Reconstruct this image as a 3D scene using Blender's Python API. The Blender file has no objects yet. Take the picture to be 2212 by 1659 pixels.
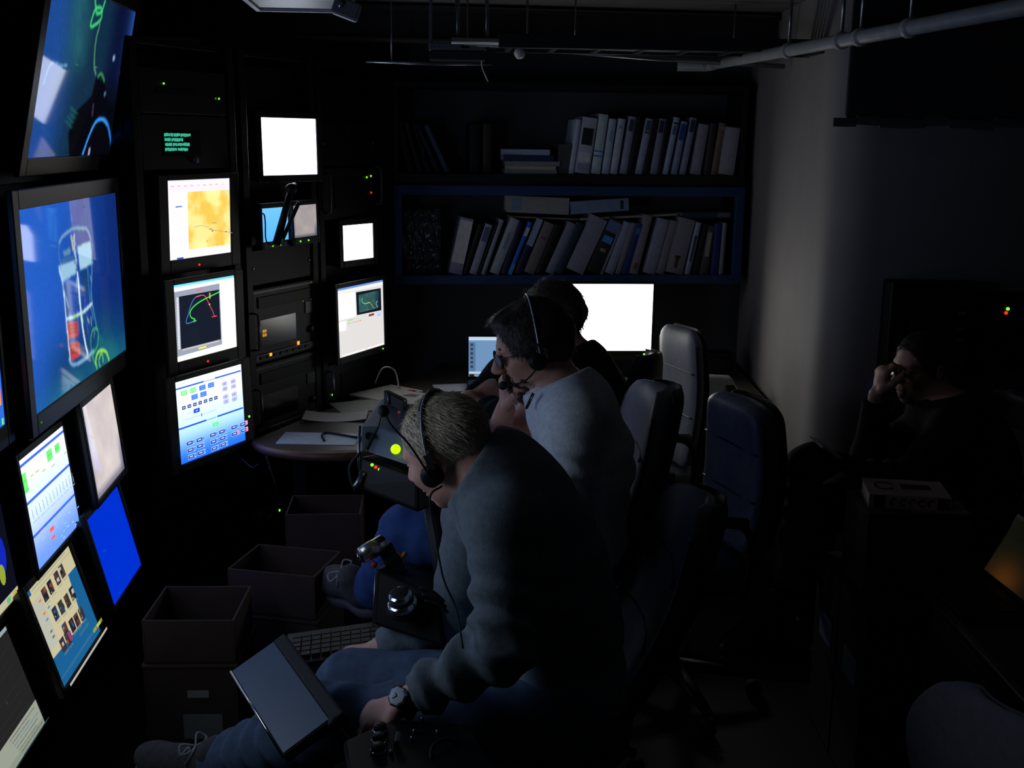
import bpy, math, random
import numpy as np
from mathutils import Matrix, Vector, Euler

random.seed(7)
rng = np.random.default_rng(7)
R = math.radians
SC = bpy.context.scene
COL = SC.collection

# ------------------------------------------------------------------ camera
F_PX, W_PX, H_PX = 2440.0, 2212.0, 1659.0
PITCH, ROLL = R(12.2), R(0.68)
CAM_P = np.array([0.0, 0.0, 1.88])
_fw = np.array([0, math.cos(PITCH), -math.sin(PITCH)])
_u0 = np.array([0, math.sin(PITCH), math.cos(PITCH)])
_r0 = np.array([1.0, 0, 0])
_rt = math.cos(ROLL) * _r0 + math.sin(ROLL) * _u0
_up = -math.sin(ROLL) * _r0 + math.cos(ROLL) * _u0
cam_d = bpy.data.cameras.new('camera')
cam_d.sensor_fit = 'HORIZONTAL'
cam_d.sensor_width = 36.0
cam_d.lens = 36.0 * F_PX / W_PX
cam_d.clip_start = 0.05
cam = bpy.data.objects.new('camera', cam_d)
m = Matrix.Identity(4)
for i in range(3):
    m[i][0], m[i][1], m[i][2], m[i][3] = _rt[i], _up[i], -_fw[i], CAM_P[i]
cam.matrix_world = m
COL.objects.link(cam)
SC.camera = cam

# ------------------------------------------------------------------ world and exposure (the room is lit by its own screens)
world = bpy.data.worlds.new('world')
SC.world = world
world.use_nodes = True
bg = world.node_tree.nodes['Background']
bg.inputs[0].default_value = (0.55, 0.7, 1.0, 1)
bg.inputs[1].default_value = 0.0012
SC.view_settings.view_transform = 'Standard'
SC.view_settings.look = 'None'
SC.view_settings.exposure = 0.0
SC.view_settings.gamma = 1.0
SC.view_settings.use_curve_mapping = False
SC.cycles.use_light_tree = False
SC.cycles.max_bounces = 6
SC.cycles.diffuse_bounces = 3
SC.cycles.glossy_bounces = 3
SC.cycles.transmission_bounces = 4
SC.cycles.caustics_reflective = False
SC.cycles.caustics_refractive = False


def pt(px, py, d):
    """real-world point seen at a photo pixel, d metres in front of the camera"""
    return CAM_P + (_fw + _rt * (px - W_PX / 2) / F_PX - _up * (py - H_PX / 2) / F_PX) * d


def on_z(px, py, z):
    """real-world point on the horizontal level z"""
    r = _fw + _rt * (px - W_PX / 2) / F_PX - _up * (py - H_PX / 2) / F_PX
    return CAM_P + r * ((z - CAM_P[2]) / r[2])


def lin(c):
    """sRGB 0-255 triple to linear"""
    o = []
    for v in c[:3]:
        v = v / 255.0
        o.append(v / 12.92 if v <= 0.04045 else ((v + 0.055) / 1.055) ** 2.4)
    return o


# ------------------------------------------------------------------ materials
MATS = {}


def mat(name, col, rough=0.6, metal=0.0, var=0.15, scale=30.0, bump=0.0, bscale=None, emit=None, estr=1.0, spec=0.5, coat=0.0, aniso=None, trans=0.0):
    if name in MATS:
        return MATS[name]
    mt = bpy.data.materials.new(name)
    mt.use_nodes = True
    nt = mt.node_tree
    b = nt.nodes['Principled BSDF']
    b.inputs['Roughness'].default_value = rough
    b.inputs['Metallic'].default_value = metal
    b.inputs['Specular IOR Level'].default_value = spec
    b.inputs['Coat Weight'].default_value = coat
    b.inputs['Transmission Weight'].default_value = trans
    lc = lin(col)
    tc = nt.nodes.new('ShaderNodeTexCoord')
    if var > 0:
        nz = nt.nodes.new('ShaderNodeTexNoise')
        nz.inputs['Scale'].default_value = scale
        nz.inputs['Detail'].default_value = 5
        nt.links.new(tc.outputs['Object'], nz.inputs['Vector'])
        rp = nt.nodes.new('ShaderNodeValToRGB')
        rp.color_ramp.elements[0].position = 0.3
        rp.color_ramp.elements[1].position = 0.7
        rp.color_ramp.elements[0].color = (*[v * (1 - var) for v in lc], 1)
        rp.color_ramp.elements[1].color = (*[min(1, v * (1 + var)) for v in lc], 1)
        nt.links.new(nz.outputs['Fac'], rp.inputs['Fac'])
        nt.links.new(rp.outputs['Color'], b.inputs['Base Color'])
    else:
        b.inputs['Base Color'].default_value = (*lc, 1)
    if bump > 0:
        nb = nt.nodes.new('ShaderNodeTexNoise')
        nb.inputs['Scale'].default_value = bscale or scale * 6
        nb.inputs['Detail'].default_value = 4
        nt.links.new(tc.outputs['Object'], nb.inputs['Vector'])
        bp = nt.nodes.new('ShaderNodeBump')
        bp.inputs['Strength'].default_value = bump
        bp.inputs['Distance'].default_value = 0.004
        nt.links.new(nb.outputs['Fac'], bp.inputs['Height'])
        nt.links.new(bp.outputs['Normal'], b.inputs['Normal'])
    if emit is not None:
        b.inputs['Emission Color'].default_value = (*lin(emit), 1)
        b.inputs['Emission Strength'].default_value = estr
    MATS[name] = mt
    return mt


def screen_mat(strength):
    nm = 'lit_screen_%.2f' % strength
    if nm in MATS:
        return MATS[nm]
    mt = bpy.data.materials.new(nm)
    mt.use_nodes = True
    nt = mt.node_tree
    b = nt.nodes['Principled BSDF']
    b.inputs['Base Color'].default_value = (0.004, 0.004, 0.005, 1)
    b.inputs['Roughness'].default_value = 0.05
    b.inputs['Specular IOR Level'].default_value = 0.06
    at = nt.nodes.new('ShaderNodeAttribute')
    at.attribute_name = 'Col'
    nt.links.new(at.outputs['Color'], b.inputs['Emission Color'])
    b.inputs['Emission Strength'].default_value = strength
    MATS[nm] = mt
    return mt


# ------------------------------------------------------------------ mesh building
class MB:
    def __init__(self):
        self.v, self.f, self.s = [], [], []

    def add(self, vs, fs, smooth=False):
        o = len(self.v)
        self.v += [tuple(float(c) for c in p) for p in vs]
        self.f += [tuple(i + o for i in q) for q in fs]
        self.s += [smooth] * len(fs)
        return self

    def box(self, c, s, rot=None):
        hx, hy, hz = s[0] / 2, s[1] / 2, s[2] / 2
        vs = [Vector((x, y, z)) for x in (-hx, hx) for y in (-hy, hy) for z in (-hz, hz)]
        if rot is not None:
            e = rot if isinstance(rot, Matrix) else Euler(rot).to_matrix()
            vs = [e @ v for v in vs]
        c = Vector(c)
        return self.add([v + c for v in vs], [(0, 1, 3, 2), (4, 6, 7, 5), (0, 4, 5, 1), (2, 3, 7, 6), (0, 2, 6, 4), (1, 5, 7, 3)])

    def hexa(self, pts):
        """8 points: bottom ring of 4 then top ring of 4, both counter-clockwise seen from above"""
        return self.add(pts, [(3, 2, 1, 0), (4, 5, 6, 7), (0, 1, 5, 4), (1, 2, 6, 5), (2, 3, 7, 6), (3, 0, 4, 7)])

    def prism(self, poly, z0, z1):
        n = len(poly)
        vs = [(x, y, z0) for x, y in poly] + [(x, y, z1) for x, y in poly]
        fs = [tuple(reversed(range(n))), tuple(range(n, 2 * n))] + [(i, (i + 1) % n, n + (i + 1) % n, n + i) for i in range(n)]
        return self.add(vs, fs)

    def tube(self, pts, r, n=8, caps=True, smooth=True, flat=1.0):
        pts = [Vector(p) for p in pts]
        rr = r if hasattr(r, '__len__') else [r] * len(pts)
        vs, fs = [], []
        t = (pts[1] - pts[0]).normalized()
        a = Vector((0, 0, 1)) if abs(t.z) < 0.9 else Vector((1, 0, 0))
        nrm = t.cross(a).normalized()
        for i, p in enumerate(pts):
            if i == 0:
                t = pts[1] - pts[0]
            elif i == len(pts) - 1:
                t = pts[-1] - pts[-2]
            else:
                t = pts[i + 1] - pts[i - 1]
            t.normalize()
            nrm = (nrm - t * nrm.dot(t)).normalized()
            bn = t.cross(nrm)
            for k in range(n):
                an = 2 * math.pi * k / n
                vs.append(p + nrm * math.cos(an) * rr[i] + bn * math.sin(an) * rr[i] * flat)
        for i in range(len(pts) - 1):
            for k in range(n):
                fs.append((i * n + k, i * n + (k + 1) % n, (i + 1) * n + (k + 1) % n, (i + 1) * n + k))
        if caps:
            fs.append(tuple(reversed(range(n))))
            fs.append(tuple((len(pts) - 1) * n + k for k in range(n)))
        return self.add(vs, fs, smooth)

    def lathe(self, prof, c=(0, 0, 0), axis=(0, 0, 1), n=20, smooth=True):
        ax = Vector(axis).normalized()
        a = Vector((1, 0, 0)) if abs(ax.x) < 0.9 else Vector((0, 1, 0))
        x = (a - ax * a.dot(ax)).normalized()
        y = ax.cross(x)
        c = Vector(c)
        vs, fs = [], []
        for r, h in prof:
            for k in range(n):
                an = 2 * math.pi * k / n
                vs.append(c + ax * h + (x * math.cos(an) + y * math.sin(an)) * r)
        for i in range(len(prof) - 1):
            for k in range(n):
                fs.append((i * n + k, i * n + (k + 1) % n, (i + 1) * n + (k + 1) % n, (i + 1) * n + k))
        fs.append(tuple(reversed(range(n))))
        fs.append(tuple((len(prof) - 1) * n + k for k in range(n)))
        return self.add(vs, fs, smooth)

    def build(self, name, material, parent=None, bev=0.0, seg=2):
        me = bpy.data.meshes.new(name)
        me.from_pydata(self.v, [], self.f)
        me.polygons.foreach_set('use_smooth', self.s)
        me.materials.append(material)
        me.update()
        o = bpy.data.objects.new(name, me)
        COL.objects.link(o)
        if parent is not None:
            o.parent = parent
        if bev > 0:
            bm = o.modifiers.new('bevel', 'BEVEL')
            bm.width = bev
            bm.segments = seg
            bm.limit_method = 'ANGLE'
        return o


def tag(o, label, cat, group=None, kind=None):
    o['label'] = label
    if cat:
        o['category'] = cat
    if group:
        o['group'] = group
    if kind:
        o['kind'] = kind
    return o


def thing(name, label, cat, loc=(0, 0, 0), rot=(0, 0, 0), group=None):
    o = bpy.data.objects.new(name, None)
    o.empty_display_size = 0.05
    COL.objects.link(o)
    o.location = loc
    o.rotation_euler = rot
    return tag(o, label, cat, group)


def struct(o):
    o['kind'] = 'structure'
    return o


def catmull(p, n=6):
    p = [np.array(q, float) for q in p]
    p = [2 * p[0] - p[1]] + p + [2 * p[-1] - p[-2]]
    out = []
    for i in range(1, len(p) - 2):
        for k in range(n):
            t = k / n
            out.append(0.5 * (2 * p[i] + (p[i + 1] - p[i - 1]) * t + (2 * p[i - 1] - 5 * p[i] + 4 * p[i + 1] - p[i + 2]) * t * t
                              + (3 * p[i] - p[i - 1] - 3 * p[i + 1] + p[i + 2]) * t ** 3))
    out.append(p[-2])
    return out


ORD = ['first', 'second', 'third', 'fourth', 'fifth', 'sixth', 'seventh', 'eighth', 'ninth', 'tenth', 'eleventh', 'twelfth',
       'thirteenth', 'fourteenth', 'fifteenth', 'sixteenth', 'seventeenth', 'eighteenth', 'nineteenth', 'twentieth',
       'twenty-first', 'twenty-second', 'twenty-third', 'twenty-fourth', 'twenty-fifth', 'twenty-sixth', 'twenty-seventh']

# common materials
BLACK = mat('black_metal', (11, 11, 12), 0.5, 0.0, 0.2, 40, spec=0.2)
BLACKPL = mat('black_plastic', (14, 14, 15), 0.5, 0.0, 0.15, 60, bump=0.05, bscale=500, spec=0.28)
DARKGREY = mat('dark_grey_metal', (46, 47, 50), 0.42, 0.3, 0.15, 30)
GREYPL = mat('grey_plastic', (96, 100, 106), 0.5, 0.0, 0.1, 30, bump=0.04, bscale=400)
CHROME = mat('bright_chrome', (200, 202, 206), 0.15, 1.0, 0.05, 20)
STEEL = mat('brushed_steel', (150, 153, 158), 0.32, 1.0, 0.1, 60)
WHITEPL = mat('white_plastic', (205, 205, 200), 0.45, 0.0, 0.06, 20)
PAPER = mat('white_paper', (212, 210, 205), 0.8, 0.0, 0.05, 25)
RUBBER = mat('black_rubber', (12, 12, 12), 0.7, 0.0, 0.1, 60)
LED = {'green': mat('green_light', (20, 60, 10), 0.4, emit=(120, 255, 30), estr=2.2, var=0),
       'red': mat('red_light', (60, 8, 8), 0.4, emit=(255, 40, 30), estr=2.0, var=0),
       'amber': mat('amber_light', (60, 30, 8), 0.4, emit=(255, 150, 30), estr=1.8, var=0),
       'dimgreen': mat('dim_green_light', (15, 40, 12), 0.4, emit=(70, 140, 40), estr=0.7, var=0),
       'dimred': mat('dim_red_light', (40, 10, 8), 0.4, emit=(150, 50, 40), estr=0.5, var=0),
       'lime': mat('lime_light', (60, 60, 10), 0.4, emit=(205, 255, 0), estr=1.15, var=0)}
# ------------------------------------------------------------------ the room
WALLP = mat('painted_wall', (142, 136, 134), 0.75, 0.0, 0.06, 6, bump=0.06, bscale=60)
WALLD = mat('dark_wall_panel', (96, 95, 96), 0.75, 0.0, 0.08, 5, bump=0.06, bscale=60)
CEIL = mat('ceiling_paint', (110, 108, 104), 0.85, 0.0, 0.1, 8)
FLOORM = mat('floor_covering', (32, 31, 31), 0.7, 0.0, 0.25, 60, bump=0.1, bscale=200)

struct(MB().box((0.3, 2.1, -0.05), (5.6, 8.6, 0.1)).build('floor', FLOORM))
struct(MB().box((0.3, 2.1, 2.50), (5.6, 8.6, 0.1)).build('ceiling', CEIL))
YW = R(6.5)
ex = np.array([math.cos(YW), math.sin(YW), 0])
nn = np.array([math.sin(YW), -math.cos(YW), 0])
wc = np.array([0.284, 5.63, 0]) - nn * 0.34
struct(MB().box((wc[0], wc[1], 1.25), (3.6, 0.08, 2.5), (0, 0, YW)).build('wall_back', WALLD))
# side wall of the alcove, ending in a rounded corner, then the wall behind the seated man
pl = [(1.20, 5.95), (1.17, 4.40)]
for k in range(7):
    a = math.pi - k * (math.pi / 2) / 6
    pl.append((1.17 + 0.16 + 0.16 * math.cos(a), 4.36 - 0.16 * math.sin(a)))
pl += [(3.1, 4.20), (3.1, 5.95)]
mb = MB()
n = len(pl)
vs = [(x, y, 0) for x, y in pl] + [(x, y, 2.45) for x, y in pl]
mb.add(vs, [(i, n + i, n + (i + 1) % n, (i + 1) % n) for i in range(n)], True)
ow = struct(mb.build('wall_alcove', WALLP))
ow.data.polygons.foreach_set('use_smooth', [1 <= i <= 8 for i in range(len(ow.data.polygons))])
struct(MB().box((3.06, 1.0, 1.25), (0.08, 6.5, 2.5)).build('wall_right', WALLD))
struct(MB().box((-2.35, 2.2, 1.25), (0.08, 8.4, 2.5)).build('wall_left', WALLD))
# vertical joint strip on the right wall
struct(MB().box((1.93, 4.205, 1.2), (0.05, 0.03, 2.4)).build('trim_1', WALLD, bev=0.004))
# ------------------------------------------------------------------ screens: pictures drawn as coloured geometry on the display surface
class Scr:
    def __init__(self, w, h):
        self.w, self.h = w, h
        self.v, self.f, self.c, self.lay = [], [], [], 0
        self.soft = None

    def _p(self, u, v):
        return ((u - 0.5) * self.w, -0.00012 * self.lay, (v - 0.5) * self.h)

    def grid(self, fn, nx, nz, u0=0, v0=0, u1=1, v1=1):
        us, vs = np.linspace(0, 1, nx + 1), np.linspace(0, 1, nz + 1)
        U, V = np.meshgrid(us, vs)
        c = np.clip(np.asarray(fn(U, V), float), 0, 255) / 255.0
        c = np.where(c <= 0.04045, c / 12.92, ((c + 0.055) / 1.055) ** 2.4)
        o = len(self.v)
        for j in range(nz + 1):
            for i in range(nx + 1):
                self.v.append(self._p(u0 + (u1 - u0) * us[i], v0 + (v1 - v0) * vs[j]))
                self.c.append(c[j, i])
        for j in range(nz):
            for i in range(nx):
                a = o + j * (nx + 1) + i
                self.f.append((a, a + 1, a + nx + 2, a + nx + 1))
        self.lay += 1
        return self

    def poly(self, pts, col, k=1.0):
        o = len(self.v)
        lc = [x * k for x in lin(col)]
        for u, v in pts:
            self.v.append(self._p(min(1, max(0, u)), min(1, max(0, v))))
            self.c.append(lc)
        self.f.append(tuple(range(o, o + len(pts))))
        self.lay += 1
        return self

    def rect(self, u, v, w, h, col):
        return self.poly([(u - w / 2, v - h / 2), (u + w / 2, v - h / 2), (u + w / 2, v + h / 2), (u - w / 2, v + h / 2)], col)

    def line(self, pts, wd, col, smooth=True):
        p = catmull([(a, b, 0) for a, b in pts], 5) if smooth and len(pts) > 2 else [np.array((a, b, 0)) for a, b in pts]
        asp = self.w / self.h
        o = len(self.v)
        lc = lin(col)
        for i, q in enumerate(p):
            t = p[min(i + 1, len(p) - 1)] - p[max(i - 1, 0)]
            t = np.array([t[0] * asp, t[1]])
            t = t / (np.linalg.norm(t) + 1e-9)
            nx, ny = -t[1] * wd / asp, t[0] * wd
            for s in (-0.5, 0.5):
                self.v.append(self._p(min(1, max(0, q[0] + nx * s)), min(1, max(0, q[1] + ny * s))))
                self.c.append(lc)
        for i in range(len(p) - 1):
            a = o + 2 * i
            self.f.append((a, a + 2, a + 3, a + 1))
        self.lay += 1
        return self

    def dots(self, u, v, ru, rv, col, n=12):
        return self.poly([(u + ru * math.cos(2 * math.pi * k / n), v + rv * math.sin(2 * math.pi * k / n)) for k in range(n)], col)

    def text(self, u, v, w, h, col, n=8):
        """a row of unreadably small glyph blocks"""
        x = u
        while x < u + w:
            gw = w / n * random.uniform(0.35, 0.9)
            self.rect(x + gw / 2, v, gw, h * random.uniform(0.6, 1.0), col)
            x += gw + w / n * 0.3
        return self

    def soften(self):
        """redraw the picture as one smooth grid, slightly blurred like a video image"""
        nx, nz, blur, fn = self.soft
        U, V = np.meshgrid(np.linspace(0, 1, nx + 1), np.linspace(0, 1, nz + 1))
        im = np.clip(np.asarray(fn(U, V), float), 0, 255) / 255.0
        im = np.where(im <= 0.04045, im / 12.92, ((im + 0.055) / 1.055) ** 2.4)
        vs, cs = np.array(self.v), np.array(self.c)
        for f in self.f:
            p = np.stack([vs[list(f), 0] / self.w + .5, vs[list(f), 2] / self.h + .5], 1)
            lo, hi = p.min(0) - .004, p.max(0) + .004
            i0, i1 = max(0, int(lo[0] * nx)), min(nx + 1, int(hi[0] * nx) + 2)
            j0, j1 = max(0, int(lo[1] * nz)), min(nz + 1, int(hi[1] * nz) + 2)
            if i1 <= i0 or j1 <= j0:
                continue
            u, v = U[j0:j1, i0:i1], V[j0:j1, i0:i1]
            ins = np.zeros(u.shape, bool)
            for k in range(len(p)):
                (x0, y0), (x1, y1) = p[k], p[k - 1]
                if y0 != y1:
                    ins ^= ((y0 > v) != (y1 > v)) & (u < (x1 - x0) * (v - y0) / (y1 - y0) + x0)
            im[j0:j1, i0:i1][ins] = cs[list(f)].mean(0)
        k = np.exp(-.5 * (np.arange(-6, 7) / blur) ** 2)
        k /= k.sum()
        for ax_ in (0, 1):
            pd = np.pad(im, [(6, 6) if a == ax_ else (0, 0) for a in range(3)], mode='edge')
            im = sum(k[q] * np.take(pd, range(q, q + im.shape[ax_]), axis=ax_) for q in range(13))
        self.v = [self._q(a, b) for a, b in zip(U.ravel(), V.ravel())]
        self.c = list(im.reshape(-1, 3))
        self.f = [(j * (nx + 1) + i, j * (nx + 1) + i + 1, (j + 1) * (nx + 1) + i + 1, (j + 1) * (nx + 1) + i) for j in range(nz) for i in range(nx)]

    def _q(self, u, v):
        return ((u - 0.5) * self.w, 0.0, (v - 0.5) * self.h)

    def build(self, parent, strength):
        if self.soft:
            self.soften()
        me = bpy.data.meshes.new('screen')
        me.from_pydata(self.v, [], self.f)
        a = me.color_attributes.new('Col', 'FLOAT_COLOR', 'POINT')
        d = np.ones((len(self.v), 4), np.float32)
        d[:, :3] = np.array(self.c)
        a.data.foreach_set('color', d.ravel())
        me.materials.append(screen_mat(strength))
        o = bpy.data.objects.new('screen', me)
        COL.objects.link(o)
        o.parent = parent
        return o


def vnoise(U, V, fx, fy, seed=0, octv=4):
    r = np.random.default_rng(seed)
    out = np.zeros_like(U)
    amp, tot = 1.0, 0
    for k in range(octv):
        g = r.random((int(fy) + 3, int(fx) + 3))
        x, y = U * fx, V * fy
        xi, yi = np.clip(x.astype(int), 0, int(fx)), np.clip(y.astype(int), 0, int(fy))
        a, b = x - xi, y - yi
        a, b = a * a * (3 - 2 * a), b * b * (3 - 2 * b)
        out += amp * ((g[yi, xi] * (1 - a) + g[yi, xi + 1] * a) * (1 - b) + (g[yi + 1, xi] * (1 - a) + g[yi + 1, xi + 1] * a) * b)
        tot += amp
        amp *= 0.5
        fx, fy = fx * 2, fy * 2
    return out / tot


def mixc(a, b, t):
    t = np.asarray(t)[..., None]
    return np.asarray(a, float) * (1 - t) + np.asarray(b, float) * t


def sstep(a, b, x):
    t = np.clip((x - a) / (b - a), 0, 1)
    return t * t * (3 - 2 * t)


def monitor(name, label, cat, pose, w, h, paint, strength=1.0, bez=(0.025, 0.025, 0.03), depth=0.06, case=None, leds=(), group=None, bulge=False):
    """pose: centre of the lit picture, yaw, tilt; bez: side, top, bottom border"""
    c, yaw, tilt = pose
    t = thing(name, label, cat, c, (R(tilt), 0, R(yaw)), group)
    case = case or BLACKPL
    bs, bt, bb = bez
    f = MB()
    fd = 0.016
    for sx in (-1, 1):
        f.box((sx * (w / 2 + bs / 2), 0.002, (bt - bb) / 2), (bs, fd, h + bt + bb))
    f.box((0, 0.002, h / 2 + bt / 2), (w, fd, bt))
    f.box((0, 0.002, -h / 2 - bb / 2), (w, fd, bb))
    f.build('bezel', case, t, bev=0.003)
    b = MB()
    W, H = w + 2 * bs, h + bt + bb
    zc = (bt - bb) / 2
    b.hexa([(-W / 2 + .004, 0.008, zc - H / 2 + .004), (W / 2 - .004, 0.008, zc - H / 2 + .004), (W / 2 * .8, depth, zc - H / 2 * .8), (-W / 2 * .8, depth, zc - H / 2 * .8),
            (-W / 2 + .004, 0.008, zc + H / 2 - .004), (W / 2 - .004, 0.008, zc + H / 2 - .004), (W / 2 * .8, depth, zc + H / 2 * .8), (-W / 2 * .8, depth, zc + H / 2 * .8)])
    b.build('housing', case, t, bev=0.004)
    s = Scr(w, h)
    paint(s)
    s.build(t, strength)
    for (lx, lz, colr, rr) in leds:
        MB().lathe([(rr, 0), (rr, 0.002), (rr * 0.6, 0.0035)], (lx, -0.006, lz), (0, -1, 0), 12).build('power_light', LED[colr], t)
    return t


# --- pictures ---------------------------------------------------------------
def p_dive(s):          # upper television: dark sea floor with green line
    def fn(U, V):
        n = vnoise(U, V, 7, 5, 3)
        base = mixc((26, 66, 134), (14, 40, 62), sstep(0.1, 0.45, U + 0.12 * (n - .5)))
        base = mixc(base, (8, 16, 46), sstep(0.62, 0.82, U) * sstep(0.25, 0.5, V))
        base = mixc(base, (4, 6, 14), sstep(0.55, 0.75, U) * (1 - sstep(0.3, 0.6, V)))
        pl = np.exp(-((U - 0.33) / 0.13) ** 2) * sstep(0.35, 0.7, V)
        base = mixc(base, (36, 96, 104), pl * n * 1.1)
        rim = np.exp(-((U - 1.02) / 0.09) ** 2) * sstep(0.35, 0.7, V)
        base = mixc(base, (40, 80, 160), rim * 0.8)
        return base + (rng.random(U.shape)[..., None] - .5) * 10
    s.soft = (250, 140, .9, fn)
    s.line([(.06, .42), (.09, .52), (.13, .55), (.2, .54), (.27, .55)], .012, (96, 150, 190))
    s.poly([(.611, .512), (.734, .487), (.794, .394), (.99, .0), (.438, 0.0), (.389, .14), (.437, .28), (.593, .388)], (5, 6, 12))
    s.line([(.59, .002), (.641, .134), (.699, .224), (.781, .245), (.863, .205), (.935, .104), (.975, .0)], .022, (34, 120, 215))
    s.line([(.60, .002), (.645, .13), (.70, .218), (.781, .24), (.86, .2)], .008, (70, 165, 240))
    s.line([(.456, .985), (.48, .934), (.54, .939), (.549, .913), (.505, .898), (.479, .917), (.46, .869), (.452, .81), (.5, .825), (.561, .874), (.56, .922), (.579, .996)], .016, (66, 205, 120))
    s.line([(.55, .865), (.556, .824), (.541, .759), (.546, .675), (.569, .579), (.606, .526)], .014, (88, 150, 110))
    s.line([(.631, .514), (.659, .538), (.692, .527), (.725, .493)], .012, (60, 150, 80))
    s.dots(.8, .657, .014, .02, (120, 150, 190)).dots(.758, .414, .012, .015, (80, 100, 140))
    s.line([(.672, .0), (.672, .05)], .03, (150, 150, 190), False)
    s.line([(.64, .26), (.63, .34)], .02, (70, 52, 72), False)


def p_frame(s):         # big television: sampling frame hanging in blue water
    def fn(U, V):
        n = vnoise(U, V, 6, 5, 11)
        base = mixc((30, 86, 182), (12, 38, 104), sstep(.15, .95, U + .25 * (1 - V) - .1 + .10 * (n - .5)))
        base = mixc(base, (14, 58, 104), sstep(.45, .05, V) * sstep(-.2, .3, U))
        base = mixc(base, (22, 92, 116), sstep(.16, .0, V) * (0.4 + n))
        base = mixc(base, (26, 104, 108), np.exp(-((U - .74) / .12) ** 2 - ((V - .12) / .16) ** 2) * n * 1.3)
        base = mixc(base, (38, 90, 190), np.exp(-((U - .0) / .2) ** 2) * .5)
        return base + (rng.random(U.shape)[..., None] - .5) * 9
    s.soft = (260, 146, .8, fn)
    c = (180, 214, 236)
    s.line([(.468, 1), (.473, .846)], 0.0090, (96, 130, 190), False).line([(.64, 1), (.635, .815)], 0.0090, (16, 34, 84), False)
    s.line([(.329, .791), (.373, .822), (.473, .846), (.558, .839), (.626, .821), (.663, .755)], 0.0162, (110, 156, 184))
    s.line([(.329, .791), (.32, .72), (.345, .66)], 0.0135, (64, 112, 150))
    s.poly([(.307, .672), (.483, .677), (.486, .605), (.331, .586)], (140, 182, 210)).poly([(.509, .744), (.654, .752), (.663, .62), (.517, .612)], (150, 190, 214))
    s.poly([(.36, .74), (.43, .75), (.44, .72), (.37, .715)], (90, 130, 160)).poly([(.345, .70), (.46, .705), (.46, .69), (.345, .682)], (60, 100, 140))
    for k in range(26):     # clutter of tubes and fittings on the frame
        u_, v_ = random.uniform(.33, .64), random.uniform(.14, .80)
        s.line([(u_, v_), (u_ + random.uniform(-.02, .02), v_ - random.uniform(.03, .09))], .007, random.choice([(70, 116, 160), (110, 150, 186), (40, 80, 120), (150, 186, 206)]), False)
    for k in range(10):
        s.rect(.478 + random.uniform(-.008, .008), .80 - .02 * k, .016, .010, random.choice([(196, 214, 226), (60, 80, 110), (150, 176, 200)]))
    s.poly([(.345, .40), (.38, .41), (.37, .56), (.35, .57)], (20, 56, 120)).poly([(.52, .60), (.60, .61), (.60, .48), (.53, .46)], (18, 60, 112))
    s.poly([(.66, .22), (.72, .16), (.74, .06), (.66, .06)], (22, 90, 110))
    s.line([(.452, .815), (.465, .729)], 0.0243, (178, 180, 120), False).line([(.486, .818), (.478, .74), (.489, .658)], 0.0216, (150, 180, 205))
    s.line([(.49, .604), (.492, .376), (.507, .232), (.535, .109)], 0.0216, (196, 222, 240)).line([(.31, .659), (.336, .567), (.34, .374), (.349, .147)], 0.0149, c)
    s.line([(.67, .736), (.64, .55), (.619, .436), (.656, .224)], 0.0175, (64, 130, 160)).line([(.6, .62), (.6, .43), (.62, .3)], 0.0162, (50, 110, 150))
    s.line([(.33, .577), (.373, .435)], 0.0135, (110, 160, 200), False)
    s.line([(.341, .382), (.439, .372), (.527, .375), (.622, .397)], 0.0162, c).line([(.335, .17), (.355, .135), (.403, .113), (.527, .112), (.603, .124)], 0.0189, (110, 160, 200))
    s.poly([(.347, .363), (.452, .337), (.449, .259), (.35, .273)], (186, 62, 66)).poly([(.355, .249), (.453, .221), (.451, .147), (.357, .148)], (186, 60, 66))
    for k in range(3):
        s.line([(.36, .34 - .02 * k), (.44, .325 - .02 * k)], 0.0090, (110, 26, 34), False).line([(.365, .23 - .02 * k), (.44, .21 - .02 * k)], 0.0090, (110, 26, 34), False)
    s.rect(.43, .375, .04, .012, (150, 220, 60))
    s.line([(.5, .39), (.505, .31)], 0.0162, (150, 200, 110), False)
    s.line([(.625, .003), (.612, .052), (.637, .093), (.687, .097), (.744, .066), (.771, .006)], 0.0162, (146, 226, 66))
    s.line([(.625, .003), (.581, .102), (.575, .191), (.611, .247), (.665, .221), (.644, .139), (.581, .102)], 0.0108, (70, 176, 96))
    s.line([(.66, .0), (.65, .05), (.69, .08), (.7, .02)], 0.0121, (120, 210, 70))


def p_status(s):        # pale control page with blue rules
    s.grid(lambda U, V: mixc(mixc((96, 134, 232), (196, 210, 242), sstep(0, .55, V)), (226, 234, 226), sstep(.6, 1, V)), 12, 20)
    for v in (.94, .602, .298):
        s.rect(.5, v, 1, .026, (52, 92, 222))
    for u, v, w, h in ((.055, .80, .1, .14), (.055, .72, .09, .05), (.61, .84, .12, .10), (.787, .845, .11, .08)):
        s.rect(u, v, w, h, (96, 226, 104))
        s.text(u - w * .4, v, w * .8, .014, (60, 170, 70), 3)
    for u, v in ((.2, .80), (.3, .8), (.42, .76), (.62, .732), (.924, .748)):
        s.rect(u, v, .08, .03, (206, 208, 190))
        s.text(u - .03, v, .06, .012, (140, 146, 150), 3)
    for k in range(13):
        u = .06 + .072 * k
        s.rect(u, .50, .008, .085, (96, 128, 140))
        s.rect(u + .014, .47, .006, .06, (120, 190, 170))
        s.text(u - .02, .425, .05, .012, (130, 150, 200), 2)
    s.rect(.31, .247, .09, .038, (236, 84, 84)).rect(.31, .17, .08, .028, (236, 84, 84))
    for k in range(16):
        s.rect(random.uniform(.45, .92), random.uniform(.05, .24), .04, .012, random.choice([(90, 160, 220), (150, 180, 240), (90, 190, 190)]))


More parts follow.
